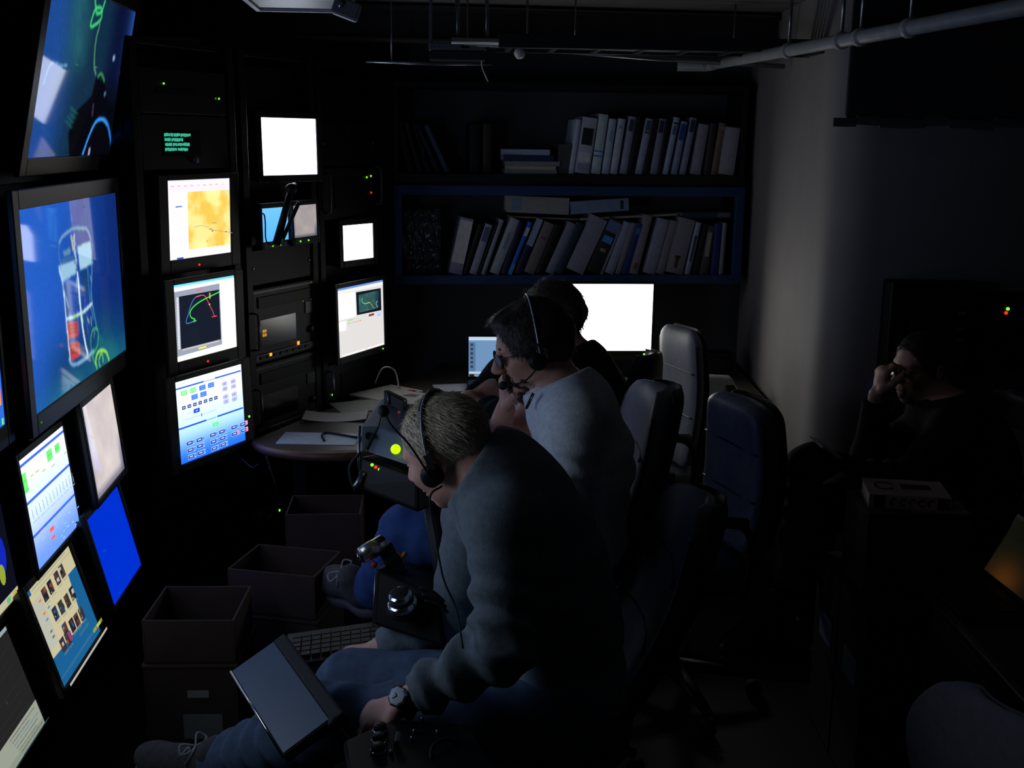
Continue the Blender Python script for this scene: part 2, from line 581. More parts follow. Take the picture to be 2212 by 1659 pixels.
def p_blur(s):          # out-of-focus pale sea floor
    def fn(U, V):
        n = vnoise(U, V, 4, 4, 5)
        b = mixc((176, 166, 170), (206, 196, 190), n)
        b = mixc(b, (104, 104, 132), sstep(.12, 0, U) * .7 + sstep(.85, 1, U) * sstep(.5, .1, V))
        return mixc(b, (90, 88, 108), sstep(.12, 0, V) * .8)
    s.grid(fn, 30, 26)


def p_thumbs(s):        # desktop with a window of small pictures
    s.rect(.5, .5, 1, 1, (26, 98, 150))
    s.poly([(.0, .94), (.0, .30), (.744, .26), (.80, .76), (1, .757), (1, 1), (.08, 1), (.08, .94)], (204, 196, 156))
    s.rect(.12, .62, .2, .5, (190, 190, 176)).rect(.5, .965, .8, .02, (178, 176, 150)).rect(.55, .925, .85, .015, (186, 182, 150))
    cols = [(30, 34, 44), (54, 46, 60), (70, 62, 58), (40, 54, 74), (96, 60, 50), (52, 60, 46), (150, 70, 50), (30, 90, 150)]
    for u, v in ((.287, .828), (.412, .836), (.573, .845), (.689, .857), (.299, .61), (.425, .604), (.558, .597), (.683, .607), (.194, .334), (.316, .419), (.558, .377), (.672, .38), (.43, .393), (.27, .35)):
        b = random.choice(cols[:6])
        s.rect(u, v, .095, .13, b)
        for k in range(5):
            s.rect(u + random.uniform(-.03, .03), v + random.uniform(-.05, .05), random.uniform(.02, .05), random.uniform(.015, .05), random.choice(cols + [(190, 186, 170), (160, 150, 120)]))
        s.text(u - .04, v - .085, .08, .012, (150, 144, 120), 4)
    s.rect(.31, .345, .06, .09, (150, 60, 110))
    for u, v, c in ((.053, .872, (226, 130, 40)), (.043, .747, (226, 130, 40)), (.149, .75, (90, 150, 200)), (.05, .68, (120, 140, 150)), (.042, .56, (120, 120, 110)), (.042, .504, (110, 110, 100))):
        s.rect(u, v, .05, .02, c)
    s.rect(.85, .134, .24, .035, (170, 190, 60))
    for k in range(5):
        s.rect(.76 + .045 * k, .134, .02, .03, random.choice([(60, 150, 60), (200, 60, 40), (210, 210, 80)]))
    s.rect(.5, .012, 1, .026, (186, 182, 170))


def p_map(s):           # chart page, yellow map
    s.rect(.5, .5, 1, 1, (246, 232, 244))
    s.rect(.5, .985, 1, .03, (226, 226, 246)).rect(.5, .9, 1, .1, (240, 226, 238))
    for k in range(9):
        s.rect(.08 + .1 * k, .925, .05, .014, random.choice([(210, 200, 214), (220, 180, 190), (200, 200, 220)]))

    def fn(U, V):
        n, q = vnoise(U, V, 4, 4, 21, 5), vnoise(U, V, 3, 3, 8, 3)
        b = mixc((246, 190, 80), (250, 222, 140), sstep(.3, .7, n))
        b = mixc(b, (236, 236, 160), sstep(.5, .75, q) * .8)
        return mixc(b, (206, 226, 170), sstep(.75, 1, U) * sstep(.85, 1, V))
    s.grid(fn, 56, 56, .303, .108, .991, .848)
    s.rect(.145, .475, .19, .70, (250, 246, 252))
    for k in range(22):
        s.text(.06, .81 - .03 * k, random.uniform(.06, .14), .008, (206, 200, 216), 5)
    s.rect(.11, .675, .1, .014, (60, 90, 190)).rect(.108, .019, .1, .026, (60, 70, 160))
    s.line([(.33, .40), (.45, .41), (.56, .38), (.6, .35), (.72, .32), (.858, .296), (.97, .27)], .006, (150, 140, 150)).line([(.36, .7), (.42, .55), (.52, .4)], .004, (206, 190, 150))
    s.rect(.858, .296, .03, .014, (70, 80, 180)).rect(.604, .352, .05, .02, (226, 130, 80)).rect(.63, .325, .03, .018, (110, 150, 90)).rect(.66, .43, .08, .012, (150, 160, 100)).rect(.54, .2, .03, .01, (130, 160, 80))
    s.line([(.72, .47), (.86, .47), (.86, .4), (.74, .4), (.72, .47)], .003, (220, 190, 120), False)


def p_plot(s):          # track plot on dark ground
    s.rect(.5, .5, 1, 1, (250, 250, 236)).rect(.5, .985, 1, .035, (90, 180, 226))
    s.poly([(.012, .065), (.749, .082), (.748, .924), (.014, .913)], (120, 126, 140))
    s.rect(.38, .45, .735, .02, (120, 126, 140))
    s.poly([(.075, .155), (.731, .158), (.733, .84), (.081, .844)], (16, 20, 32))
    for k in range(34):
        s.rect(.045, .17 + .02 * k, .03, .009, (236, 236, 240))
    s.rect(.396, .885, .1, .016, (206, 80, 80)).rect(.40, .112, .13, .02, (214, 200, 60)).rect(.38, .145, .6, .012, (176, 164, 150))
    s.line([(.731, .813), (.493, .758), (.366, .72), (.27, .669), (.226, .609), (.242, .546), (.3, .51), (.269, .485), (.32, .49)], .014, (50, 196, 70))
    s.line([(.3, .489), (.158, .486), (.206, .613), (.253, .722), (.319, .796), (.412, .814)], .011, (62, 106, 170))
    s.line([(.329, .802), (.454, .807), (.503, .748), (.55, .653), (.599, .557), (.617, .501), (.66, .493), (.574, .495)], .010, (196, 70, 74))
    s.rect(.558, .785, .02, .08, (170, 150, 50)).rect(.545, .67, .02, .02, (190, 170, 90))
    for k in range(18):
        s.text(.80, .87 - .035 * k, random.uniform(.06, .15), .010, random.choice([(206, 206, 200), (226, 196, 190)]), 5)


def p_control(s):       # button page fading from white to blue
    s.grid(lambda U, V: mixc(mixc((28, 88, 250), (150, 186, 252), sstep(0, .42, V)), mixc((172, 198, 250), (232, 244, 240), sstep(.5, .95, V) * (1 - .3 * U * (1 - V))), sstep(.38, .5, V)), 16, 30)
    s.text(.03, .965, .28, .016, (140, 160, 170), 14)
    for a, b in ((.0, .41), (.575, .985)):
        s.rect((a + b) / 2, .916, b - a, .022, (44, 84, 176)).rect((a + b) / 2, .432, b - a, .022, (34, 70, 176))
    s.rect(.49, .914, .16, .016, (120, 160, 200)).rect(.49, .43, .14, .016, (110, 150, 226))
    for (u, v), c in zip(((.115, .848), (.241, .85), (.372, .85), (.498, .851), (.245, .768), (.37, .771)), [(104, 224, 110)] * 2 + [(56, 96, 196)] * 4):
        s.rect(u, v, .098, .066, (150, 180, 220)).rect(u, v, .09, .058, c)
        s.text(u - .03, v + .01, .06, .01, tuple(min(255, x + 60) for x in c), 3).text(u - .03, v - .01, .06, .01, tuple(min(255, x + 60) for x in c), 3)
    for u in (.075, .152, .231, .308, .386, .465, .541):
        s.rect(u, .68, .052, .042, (34, 50, 90)).rect(u, .68, .026, .014, (150, 170, 200))
    s.rect(.247, .601, .09, .052, (32, 66, 168)).rect(.247, .601, .03, .012, (140, 160, 220)).rect(.34, .61, .03, .03, (206, 214, 170))
    s.text(.10, .60, .09, .01, (120, 150, 190), 6).rect(.305, .532, .46, .006, (110, 150, 190)).rect(.31, .53, .012, .04, (50, 66, 100))
    for u in (.681, .807):
        for v in (.824, .76, .658, .596):
            s.rect(u, v, .078, .05, (116, 122, 170))
            for k in range(4):
                s.rect(u - .02 + .04 * (k % 2), v - .012 + .024 * (k // 2), .026, .014, (170, 160, 196))
        s.rect(u, .865, .05, .01, (150, 180, 210)).rect(u, .70, .05, .01, (150, 180, 210))
    s.rect(.488, .362, .09, .05, (80, 226, 110)).rect(.488, .362, .03, .02, (120, 240, 150))
    for u, v in ((.105, .247), (.245, .245), (.107, .161), (.243, .169), (.109, .08), (.245, .083), (.437, .25), (.575, .249), (.439, .163), (.578, .165), (.442, .076), (.576, .082), (.758, .252), (.898, .252), (.756, .168), (.903, .17)):
        s.rect(u, v, .118, .058, (126, 160, 226)).rect(u - .012, v - .002, .085, .042, (28, 50, 120)).rect(u - .012, v, .05, .014, (150, 170, 220)).rect(u + .045, v, .018, .036, (70, 100, 190))
    for u, v in ((.945, .255), (.945, .170), (.803, .168)):
        s.rect(u, v, .034, .05, (240, 110, 130))


def p_white(tint=(255, 255, 255), lo=None):
    def f(s):
        s.grid(lambda U, V: mixc(tint, lo or tint, sstep(.35, .0, V) * sstep(.5, 1, U)), 8, 8)
    return f


def p_cyan(s):
    s.grid(lambda U, V: mixc((86, 176, 252), (110, 190, 255), V), 4, 4)


def p_gui(s):           # grey program window with small video inset
    s.rect(.5, .5, 1, 1, (206, 202, 200)).rect(.5, .985, 1, .03, (96, 136, 220)).rect(.5, .945, 1, .05, (222, 220, 214))
    s.poly([(.0, .919), (.379, .908), (.378, .542), (.0, .544)], (250, 250, 252)).poly([(.011, .522), (.171, .512), (.165, .376), (.018, .385)], (250, 250, 250))
    s.poly([(.393, .896), (.948, .88), (.95, .54), (.399, .558)], (14, 20, 30))

    def fn(U, V):
        n = vnoise(U, V, 5, 4, 33)
        b = mixc((24, 54, 60), (74, 120, 110), n)
        return mixc(b, (16, 34, 50), sstep(.7, 1, U) * .7)
    s.grid(fn, 24, 20, .45, .585, .9, .85)
    s.line([(.53, .80), (.52, .74), (.58, .70), (.68, .70)], .012, (120, 190, 130)).line([(.66, .71), (.70, .69), (.78, .60)], .010, (180, 150, 70)).line([(.86, .6), (.83, .66), (.86, .7)], .012, (150, 180, 190))
    s.rect(.717, .51, .12, .032, (124, 48, 34)).rect(.884, .515, .1, .014, (140, 190, 226)).rect(.884, .48, .08, .02, (120, 180, 230)).text(.2, .514, .4, .014, (176, 206, 186), 14).text(.2, .47, .28, .014, (160, 150, 170), 10).rect(.46, .47, .03, .018, (226, 150, 80)).rect(.24, .515, .1, .02, (150, 206, 130))
    s.rect(.3, .02, .5, .02, (245, 245, 245)).rect(.78, .022, .38, .02, (236, 236, 236))


def p_term(s):          # dark chart with pale log pane
    s.rect(.5, .5, 1, 1, (36, 36, 36)).rect(.5, .98, 1, .05, (150, 166, 170)).rect(.5, .12, 1, .24, (154, 160, 146)).rect(.5, .03, 1, .06, (140, 150, 134))
    for k in range(8):
        s.line([(random.uniform(.2, .8), .3 + .07 * k), (random.uniform(.8, 1), .28 + .08 * k)], .002, (56, 56, 58), False)
    for k in range(7):
        s.text(.45, .215 - .025 * k, random.uniform(.3, .5), .012, random.choice([(70, 90, 120), (80, 84, 74), (60, 130, 160)]), 24)
    s.rect(.06, .6, .01, .02, (60, 150, 160))


def p_sonar(s):         # dark chart with blue figure and pale strip
    s.rect(.5, .5, 1, 1, (14, 16, 30)).dots(.78, .48, .13, .2, (20, 40, 190)).dots(.76, .3, .06, .1, (150, 170, 60)).rect(.5, .04, 1, .08, (196, 190, 160)).rect(.93, .04, .08, .05, (196, 176, 60)).rect(.78, .04, .08, .05, (96, 190, 110)).rect(.75, .97, .5, .02, (50, 80, 50))


def p_blue_fill_tv(s):  # blue end in view; the unseen pale part is added fill light
    s.grid(lambda U, V: mixc(mixc((168, 186, 214), (208, 222, 240), vnoise(U, V, 4, 3, 44)), mixc((24, 62, 132), (34, 84, 170), V), sstep(.62, .86, U)), 40, 20).rect(.97, .18, .035, .16, (206, 84, 40)).rect(.985, .02, .012, .03, (60, 190, 60))


# --- the wall of monitors on the left ----------------------------------------
TVC = mat('television_case', (13, 13, 14), 0.4, 0.0, 0.1, 40, spec=0.25)
monitor('television', 'upper television tilted down, showing dark sea floor with bright green rope', 'television', ((-1.291, 3.515, 2.049), 94.2, 12.6), .85, .476, p_dive, 1.25, (.05, .05, .05), .09, TVC)
monitor('television', 'large television showing a white sampling frame with red tanks hanging in blue water', 'television', ((-1.277, 3.310, 1.431), 94.9, -.4), .944, .526, p_frame, 1.2, (.045, .05, .055), .09, TVC, [(-.45, -.288, 'dimgreen', .003)])
monitor('television', 'television at the left edge, blue with an orange mark, unseen part pale to add light', 'television', ((-1.225, 2.26, 1.435), 94.9, -.4), .944, .526, p_blue_fill_tv, 3.3, (.045, .05, .055), .09, TVC)
monitor('monitor', 'monitor under the big television with pale page, blue rules and green blocks', 'monitor', ((-1.271, 2.982, .907), 95.0, -5.5), .381, .301, p_status, 1.55, (.02, .02, .02), .05)
monitor('monitor', 'monitor under the big television showing a blurred pale grey picture', 'monitor', ((-1.270, 3.401, .951), 95.8, -5.7), .350, .288, p_blur, 1.35, (.02, .02, .02), .05)
monitor('monitor', 'monitor showing a plain deep blue picture, lowest on the right', 'monitor', ((-1.224, 3.313, .642), 94.6, -12.9), .344, .277, lambda s: s.rect(.5, .5, 1, 1, (0, 52, 226)), .9, (.02, .02, .015), .05)
monitor('monitor', 'lower monitor showing a window of small thumbnails on blue desktop', 'monitor', ((-1.210, 2.875, .604), 94.8, -15.7), .355, .276, p_thumbs, 1.0, (.02, .02, .02), .05)
monitor('monitor', 'monitor at the left edge with dark chart and pale bottom strip', 'monitor', ((-1.274, 2.589, .850), 95.2, -6.2), .316, .273, p_sonar, 1.0, (.02, .02, .02), .05)
monitor('monitor', 'lowest left monitor with dark chart above a grey log pane', 'monitor', ((-1.224, 2.49, .526), 94.9, -15.9), .361, .283, p_term, 1.0, (.02, .02, .02), .05)
# --- racks --------------------------------------------------------------------
monitor('monitor', 'rack monitor showing a yellow map page', 'monitor', ((-1.139, 4.132, 1.589), 67.1, 1.5), .351, .277, p_map, 1.25, (.05, .02, .05), .04, leds=[(-.02, -.167, 'red', .004)])
monitor('monitor', 'rack monitor showing coloured track curves on a black plot', 'monitor', ((-1.113, 4.056, 1.237), 67.3, 0), .346, .271, p_plot, 1.9, (.05, .02, .05), .04, leds=[(-.01, -.16, 'red', .004)])
monitor('monitor', 'rack monitor showing a blue page of control buttons', 'monitor', ((-1.089, 3.983, .899), 66.8, -1.5), .375, .294, p_control, 2.0, (.05, .02, .03), .04, leds=[(.21, -.06, 'green', .0045)])
monitor('crt_monitor', 'boxy tube monitor glowing plain white at the top of the rack', 'monitor', ((-0.917, 4.698, 1.842), 54.7, -.8), .301, .225, p_white((232, 240, 255), (206, 218, 255)), 6.0, (.03, .025, .03), .16)
monitor('rack_display', 'small rack display showing bright cyan behind a black arm', 'monitor', ((-0.951, 4.530, 1.540), 66.0, -.2), .175, .131, p_cyan, 1.2, (.01, .02, .03), .04, leds=[(-.03, -.083, 'green', .0035), (.02, -.083, 'green', .0035)], group='pair of small rack displays')
monitor('rack_display', 'small rack display showing a blurred grey picture', 'monitor', ((-0.862, 4.695, 1.543), 67.0, -1.4), .173, .130, p_blur, .75, (.01, .02, .03), .04, leds=[(-.05, -.08, 'green', .0035), (.01, -.08, 'green', .0035)], group='pair of small rack displays')
monitor('crt_monitor', 'small boxy tube monitor glowing plain white beside the bookshelf', 'monitor', ((-0.703, 5.119, 1.421), 58.0, -.7), .210, .156, p_white((236, 242, 255), (222, 232, 255)), 6.0, (.028, .028, .03), .2)
monitor('monitor', 'rack monitor showing a grey program window with a small green video', 'monitor', ((-0.683, 5.046, 1.086), 65.9, -.8), .388, .305, p_gui, 1.3, (.02, .02, .03), .05, leds=[(.17, -.168, 'green', .0035)])
# --- back desk ----------------------------------------------------------------
mo = monitor('monitor', 'wide desk monitor glowing pure white under the bookshelf', 'monitor', ((.412, 5.36, 1.052), 4, 1), .516, .323, lambda s: s.rect(.5, .5, 1, 1, (255, 255, 250)).rect(.8, .32, .02, .006, (255, 240, 150)).rect(.92, .28, .01, .006, (220, 220, 220)), 5.5, (.012, .012, .035), .05, leds=[(.225, -.178, 'green', .0045)])
MB().tube([(0, .05, -.12), (0, .06, -.29)], .02, 10).box((0, .04, -.296), (.24, .17, .012)).build('stand', BLACKPL, mo)
MB().box((0, .058, -.08), (.09, .03, .12)).build('stand_bracket', BLACKPL, mo)
# ------------------------------------------------------------------ equipment racks
def rack(label, c, yaw, w=.56, dep=.52, h=2.2, blanks=()):
    t = thing('equipment_rack', label, 'rack', (c[0], c[1], 0), (0, 0, R(yaw)), 'black equipment racks in a row')
    for sx in (-1, 1):
        MB().box((sx * (w / 2 - .02), .06, h / 2), (.04, .04, h)).build('front_post', BLACK, t, bev=.003)
        MB().box((sx * (w / 2 - .02), .06 + dep, h / 2), (.04, .04, h)).build('rear_post', BLACK, t, bev=.003)
        MB().box((sx * (w / 2 - .005), .06 + dep / 2, h / 2), (.008, dep - .05, h - .05)).build('side_panel', BLACK, t)
    MB().box((0, .06 + dep / 2, h - .01), (w, dep, .02)).build('top_panel', BLACK, t, bev=.003)
    MB().box((0, .06 + dep / 2, .06), (w, dep, .12)).build('plinth', BLACK, t, bev=.004)
    MB().box((0, .10, h / 2), (w - .06, .006, h - .1)).build('backing_panel', BLACK, t)
    for z0, z1 in blanks:
        b = MB().box((0, .052, (z0 + z1) / 2), (w - .08, .004, z1 - z0 - .004)).build('blank_panel', BLACK, t, bev=.001)
        for sx in (-1, 1):
            MB().lathe([(.006, 0), (.006, .003), (.003, .004)], (sx * (w / 2 - .055), .05, (z0 + z1) / 2), (0, -1, 0), 8).build('screw', STEEL, b)
    return t


RK = {1: ((-1.125, 4.09), 67), 2: ((-.905, 4.62), 66), 3: ((-.69, 5.095), 64.5)}
rack('black equipment rack with map, plot and control monitors, nearest the televisions', *RK[1], blanks=[(.14, .3), (.3, .48), (.48, .66)])
rack('black equipment rack holding the pair of small displays and video decks', *RK[2], w=.50, blanks=[(.14, .32), (.32, .5), (.5, .66), (1.30, 1.44)])
rack('black equipment rack next to the bookshelf, with a small white tube monitor', *RK[3], w=.50, blanks=[(.14, .32), (.32, .5), (1.76, 1.95)])


def unit(name, label, cat, ri, z0, z1, build, dx=0, w=.465, dep=.3, case=None, group=None):
    (cx, cy), yaw = RK[ri]
    a = R(yaw)
    t = thing(name, label, cat, (cx + dx * math.cos(a), cy + dx * math.sin(a), z0), (0, 0, a), group)
    h = z1 - z0
    MB().box((0, .045 + .005, h / 2), (w, .01, h)).build('front_panel', case or BLACKPL, t, bev=.002)
    MB().box((0, .06 + dep / 2, h / 2), (w - .03, dep, h - .006)).build('case', BLACK, t)
    build(t, w, h)
    return t


def led(t, x, z, col, r=.0035, y=.044):
    MB().lathe([(r, 0), (r, .002), (r * .6, .003)], (x, y, z), (0, -1, 0), 10).build('indicator_light', LED[col], t)


def handle(t, x, z0, z1, y=.045, m=None):
    MB().tube([(x, y, z0), (x, y - .03, z0 + .004), (x, y - .034, (z0 + z1) / 2), (x, y - .03, z1 - .004), (x, y, z1)], .005, 8).build('handle', m or STEEL, t)


def u_top(t, w, h):
    led(t, -.11, .1, 'green')
    led(t, .17, .06, 'dimgreen', .0035)
    led(t, .19, .06, 'green', .0035)
    MB().box((-.05, .043, h / 2), (.2, .004, .02)).build('slot', BLACK, t)


unit('power_unit', 'black rack unit with three green lights, topmost in the nearest rack', 'rack unit', 1, 1.955, 2.105, u_top)

VFD = mat('green_display', (6, 20, 16), .4, emit=(60, 196, 160), estr=.9, var=0)


def u_vfd(t, w, h):
    MB().box((-.03, .043, .088), (.20, .004, .085)).build('display_window', mat('display_glass', (8, 10, 10), .2, var=0), t)
    mb = MB()
    rows = [((0, 2.1), (2.6, 3.6), (3.9, 6.2), (6.8, 11)), ((.1, 2.4), (2.9, 6.2), (6.5, 7.2)), ((.2, 1.4), (1.9, 2.7), (3.4, 4.8), (5.2, 10.4)), ((.1, 1.6), (1.9, 2.8), (3.2, 4.9), (5.3, 9.2))]
    for r_, row in enumerate(rows):
        for a, b in row:
            x = a
            while x < b:
                g = random.uniform(.35, .62)
                z = .118 - r_ * .0165
                mb.box((-.125 + (x + g / 2) * .0128, .0402, z + random.uniform(-.001, .001)), (g * .0128, .0008, random.choice([.011, .009, .0115])))
                x += g + .14
    mb.build('display_text', VFD, t)
    MB().lathe([(.012, 0), (.011, .014), (.008, .016)], (.03, .043, .03), (0, -1, 0), 16).build('knob', GREYPL, t)


unit('text_display_unit', 'black rack unit with four rows of green text', 'rack unit', 1, 1.765, 1.95, u_vfd)


def u_deck(lit):
    def f(t, w, h):
        MB().box((.0, .043, h - .055), (w - .10, .006, .045)).build('tape_slot', BLACK, t, bev=.002)
        MB().box((.0, .0445, h - .012), (w - .02, .006, .012)).build('top_strip', DARKGREY, t, bev=.001)
        MB().box((-.05, .043, h * .40), (w - .22, .004, h * .36)).build('display_window', mat('display_glass', (8, 10, 10), .2, var=0), t)
        MB().box((0, .042, .022), (w - .04, .006, .03)).build('button_strip', DARKGREY, t, bev=.002)
        for k in range(8):
            MB().box((-.17 + .045 * k, .0375, .022), (.03, .006, .012)).build('button', BLACKPL, t, bev=.001)
        handle(t, -w / 2 + .012, .06, h - .09)
        MB().lathe([(.016, 0), (.015, .012), (.012, .014)], (.18, .044, h * .30), (0, -1, 0), 18).build('knob', BLACKPL, t)
        MB().box((.175, .043, h * .62), (.06, .004, .05)).build('control_panel', DARKGREY, t, bev=.001)
        if lit:
            mb = MB()
            for k in range(4):
                mb.box((-.155 + .014 * (k % 2), .0402, h * .40 - .008 + .016 * (k // 2)), (.011, .001, .012))
            mb.build('lit_digits', mat('amber_digits', (30, 20, 5), .4, emit=(230, 160, 30), estr=.7, var=0), t)
            MB().box((-.12, .0335, .028), (.014, .003, .012)).build('lit_button', LED['amber'], t)
            MB().box((.075, .0335, .045), (.014, .003, .015)).build('lit_button', LED['amber'], t)
            led(t, -.19, .06, 'dimgreen', .003)
            led(t, .13, h * .72, 'dimgreen', .003)
            led(t, .19, h * .72, 'dimred', .003)
            led(t, .19, h - .01, 'dimgreen', .003, .041)
    return f


unit('video_deck', 'dark video deck in the middle rack with two orange lit buttons', 'video deck', 2, .985, 1.285, u_deck(True), group='pair of video decks')
unit('video_deck', 'unlit dark video deck just above the papers in the middle rack', 'video deck', 2, .675, .975, u_deck(False), group='pair of video decks')


def u_hand(t, w, h):
    handle(t, -.205, .03, h - .02, m=GREYPL)
    handle(t, .205, .05, h - .0, m=GREYPL)
    led(t, .13, h - .045, 'green', .0045)
    led(t, .165, h - .04, 'green', .0045)
    led(t, .165, h - .115, 'red', .0045)
    MB().box((-.02, .043, h / 2), (.22, .004, h * .6)).build('vent_panel', BLACK, t, bev=.001)


unit('amplifier_unit', 'black rack unit with two side handles, green lights and one red light', 'rack unit', 3, 1.53, 1.75, u_hand)


def u_low(t, w, h):
    handle(t, -.215, .03, h - .02)
    led(t, -.18, .07, 'green', .0045)
    MB().box((.04, .043, h / 2), (.3, .004, h * .5)).build('vent_panel', BLACK, t, bev=.001)


unit('computer_unit', 'black rack unit with one green light below the program window monitor', 'rack unit', 3, .68, .885, u_low)

# bent black arm hanging in front of the small cyan display
a0, a1 = pt(597, 528, 4.44), pt(629, 408, 4.40)
ar = thing('lamp_arm', 'black swing arm hanging in front of the small cyan rack display', 'arm', tuple(a1))
MB().tube([(0, 0, 0), tuple(a0 - a1)], [.012, .017], 10).build('lower_arm', BLACKPL, ar)
MB().tube([(.03, -.005, -.05), tuple(a0 - a1 + np.array([.025, 0, .02]))], .008, 8).build('tension_rod', BLACKPL, ar)
b1 = np.array([-.905, 4.64, a1[2] - .01]) - a1
MB().tube([(0, 0, 0), (.0, .06, .012), tuple(b1 + np.array([0, .02, .0]))], .011, 10).build('upper_arm', BLACKPL, ar)
MB().lathe([(.02, -.014), (.022, 0), (.02, .014)], (0, 0, 0), (0.4, -.9, 0), 14).build('joint', BLACKPL, ar)
cb = MB().tube(catmull([tuple(pt(563, 462, 4.42) - a1), tuple(pt(570, 463, 4.41) - a1), tuple(pt(573, 480, 4.41) - a1), tuple(pt(575, 520, 4.41) - a1), tuple(pt(590, 530, 4.42) - a1)], 6), .0028, 6)
cb.build('cable', RUBBER, ar)

# frame carrying the televisions
fr = thing('television_stand', 'black frame of posts and rails carrying the wall of televisions', 'frame', (-1.31, 3.31, 0), (0, 0, R(94.9)))
MB().box((-.45, .15, 1.28), (2.62, .02, 2.3)).build('back_panel', BLACK, fr)
for x in (-1.58, -.53, .55, .82):
    MB().box((x, .12, 1.2), (.05, .05, 2.4)).build('post', BLACK, fr, bev=.004)
for z in (.06, .80, 1.12, 1.76, 2.4):
    MB().box((-.38, .13, z), (2.4, .04, .04)).build('rail', BLACK, fr, bev=.004)
MB().box((.72, .09, 1.2), (.10, .12, 2.4)).build('corner_panel', mat('dark_blue_panel', (24, 32, 44), .5, .2, .1, 20), fr, bev=.006)
for x, z in ((-1.05, 1.43), (0, 1.43), (.2, 2.08), (-.33, .9), (.09, .95), (0, .64), (-.44, .60), (-.87, .62), (-1.0, .3)):
    MB().box((x, .09, z), (.12, .1, .1)).build('mount', BLACK, fr, bev=.003)
# paper tag stuck under the top television
tg = thing('paper_tag', 'small orange-brown paper tag on the lower border of the upper television', 'tag', tuple(pt(148, 340, 3.5)), (0, 0, R(94.2)))
MB().prism([(-.11, -.001), (.11, -.001), (.11, .001), (-.11, .001)], 0, .002).build('back_strip', PAPER, tg)
MB().add([(-.11, -.0, -.035), (.10, -.0, -.03), (-.02, -.0, .055), (-.11, .003, -.035), (.10, .003, -.03), (-.02, .003, .055)], [(0, 1, 2), (5, 4, 3), (0, 3, 4, 1), (1, 4, 5, 2), (2, 5, 3, 0)]).build('tag_sheet', mat('kraft_paper', (196, 130, 92), .8, 0, .08, 20), tg)
# ------------------------------------------------------------------ bookshelf on the back wall
SHC = np.array([.284, 5.63, 1.42])          # centre of the lower bay's front
SHB = mat('blue_painted_metal', (42, 72, 116), .45, .1, .12, 20, spec=.5)
SHK = mat('black_shelf_paint', (18, 19, 24), .5, 0, .15, 20)
SHI = mat('dark_shelf_lining', (34, 38, 50), .6, 0, .15, 20)
sh = thing('bookshelf', 'long two-tier wall bookshelf, black above and blue-framed below', 'bookshelf', (SHC[0], SHC[1], 1.179), (0, 0, YW))
SW = 1.747
MB().box((0, .0, .022), (SW, .03, .044)).build('bottom_trim', SHB, sh, bev=.003)
MB().box((0, .0, .482 - .023), (SW, .03, .046)).build('top_trim', SHB, sh, bev=.003)
for sx, ww in ((-1, .04), (1, .045)):
    MB().box((sx * (SW / 2 - ww / 2), .0, .241), (ww, .03, .40)).build('side_trim', SHB, sh, bev=.003)
MB().box((0, .165, .03), (SW - .02, .31, .02)).build('shelf_board', SHI, sh)
MB().box((0, .165, .515), (SW, .33, .045)).build('shelf_board', SHK, sh, bev=.003)
MB().box((0, .165, .955), (SW, .33, .03)).build('top_board', SHK, sh, bev=.003)
MB().box((0, .325, .48), (SW, .012, .95)).build('back_board', SHI, sh)
for sx in (-1, 1):
    MB().box((sx * (SW / 2 - .012), .17, .48), (.024, .31, .93)).build('side_board', SHK, sh, bev=.002)

_ey = np.array([-math.sin(YW), math.cos(YW), 0])


def sh_local(px, py, back=.02):
    """shelf-local x and z of a point seen in the plane just behind the shelf front"""
    o = SHC + _ey * back
    r = _fw + _rt * (px - W_PX / 2) / F_PX - _up * (py - H_PX / 2) / F_PX
    t = np.dot(o - CAM_P, _ey) / np.dot(r, _ey)
    p = CAM_P + r * t - np.array([SHC[0], SHC[1], 1.179])
    return float(np.dot(p, ex)), float(p[2])


def bk(c):
    k = max(c) > 88
    return mat('book_%d_%d_%d' % c, tuple(min(245, int(v * (1.42 if k else 1.15))) for v in c), .6, 0, .1, 30, bump=.03, bscale=200)


def binder(name, label, cat, x0, z0, th, h, lean, col, marks=(), dep=.25, group=None, pages=True, y=.03):
    """standing book: lean in degrees (top to the right when positive); x0 = the foot corner it stands on"""
    loc = np.array([SHC[0], SHC[1], 1.179]) + ex * x0 + _ey * y + np.array([0, 0, z0])
    t = thing(name, label, cat, tuple(loc), Matrix.Identity(3).to_euler(), group)
    t.rotation_euler = (Matrix.Rotation(YW, 3, 'Z') @ Matrix.Rotation(R(lean), 3, 'Y')).to_euler()
    s = -1 if lean >= 0 else 1          # body extends away from the foot corner
    xc = s * th / 2
    bt = min(.0035, th * .2)
    cv = MB()
    n = 5
    prof = []
    for k in range(n):                  # slightly rounded spine
        u = -1 + 2 * k / (n - 1)
        prof.append((xc + u * th / 2, .0045 * u * u))
    poly = prof + [(xc + th / 2, dep), (xc + th / 2 - bt, dep), (xc + th / 2 - bt, .008), (xc - th / 2 + bt, .008), (xc - th / 2 + bt, dep), (xc - th / 2, dep)]
    cv.prism(poly, 0, h)
    cv.build('cover', bk(col), t)
    if pages:
        MB().box((xc, .008 + (dep - .015) / 2, h / 2), (th - 2 * bt, dep - .016, h - .012)).build('pages', PAPER, t)
    for zc, hh, wf, c in marks:
        MB().box((xc, .0005, zc * h), (th * wf, .002, hh * h)).build('spine_label', bk(c), t)
    return t


# upper tier: (top-left px, top y, bottom-left px, bottom-right px, colour, marks, words)
def up_px(x, y):
    return 1200 + x / 5.0273, 220 + y / 5.0273


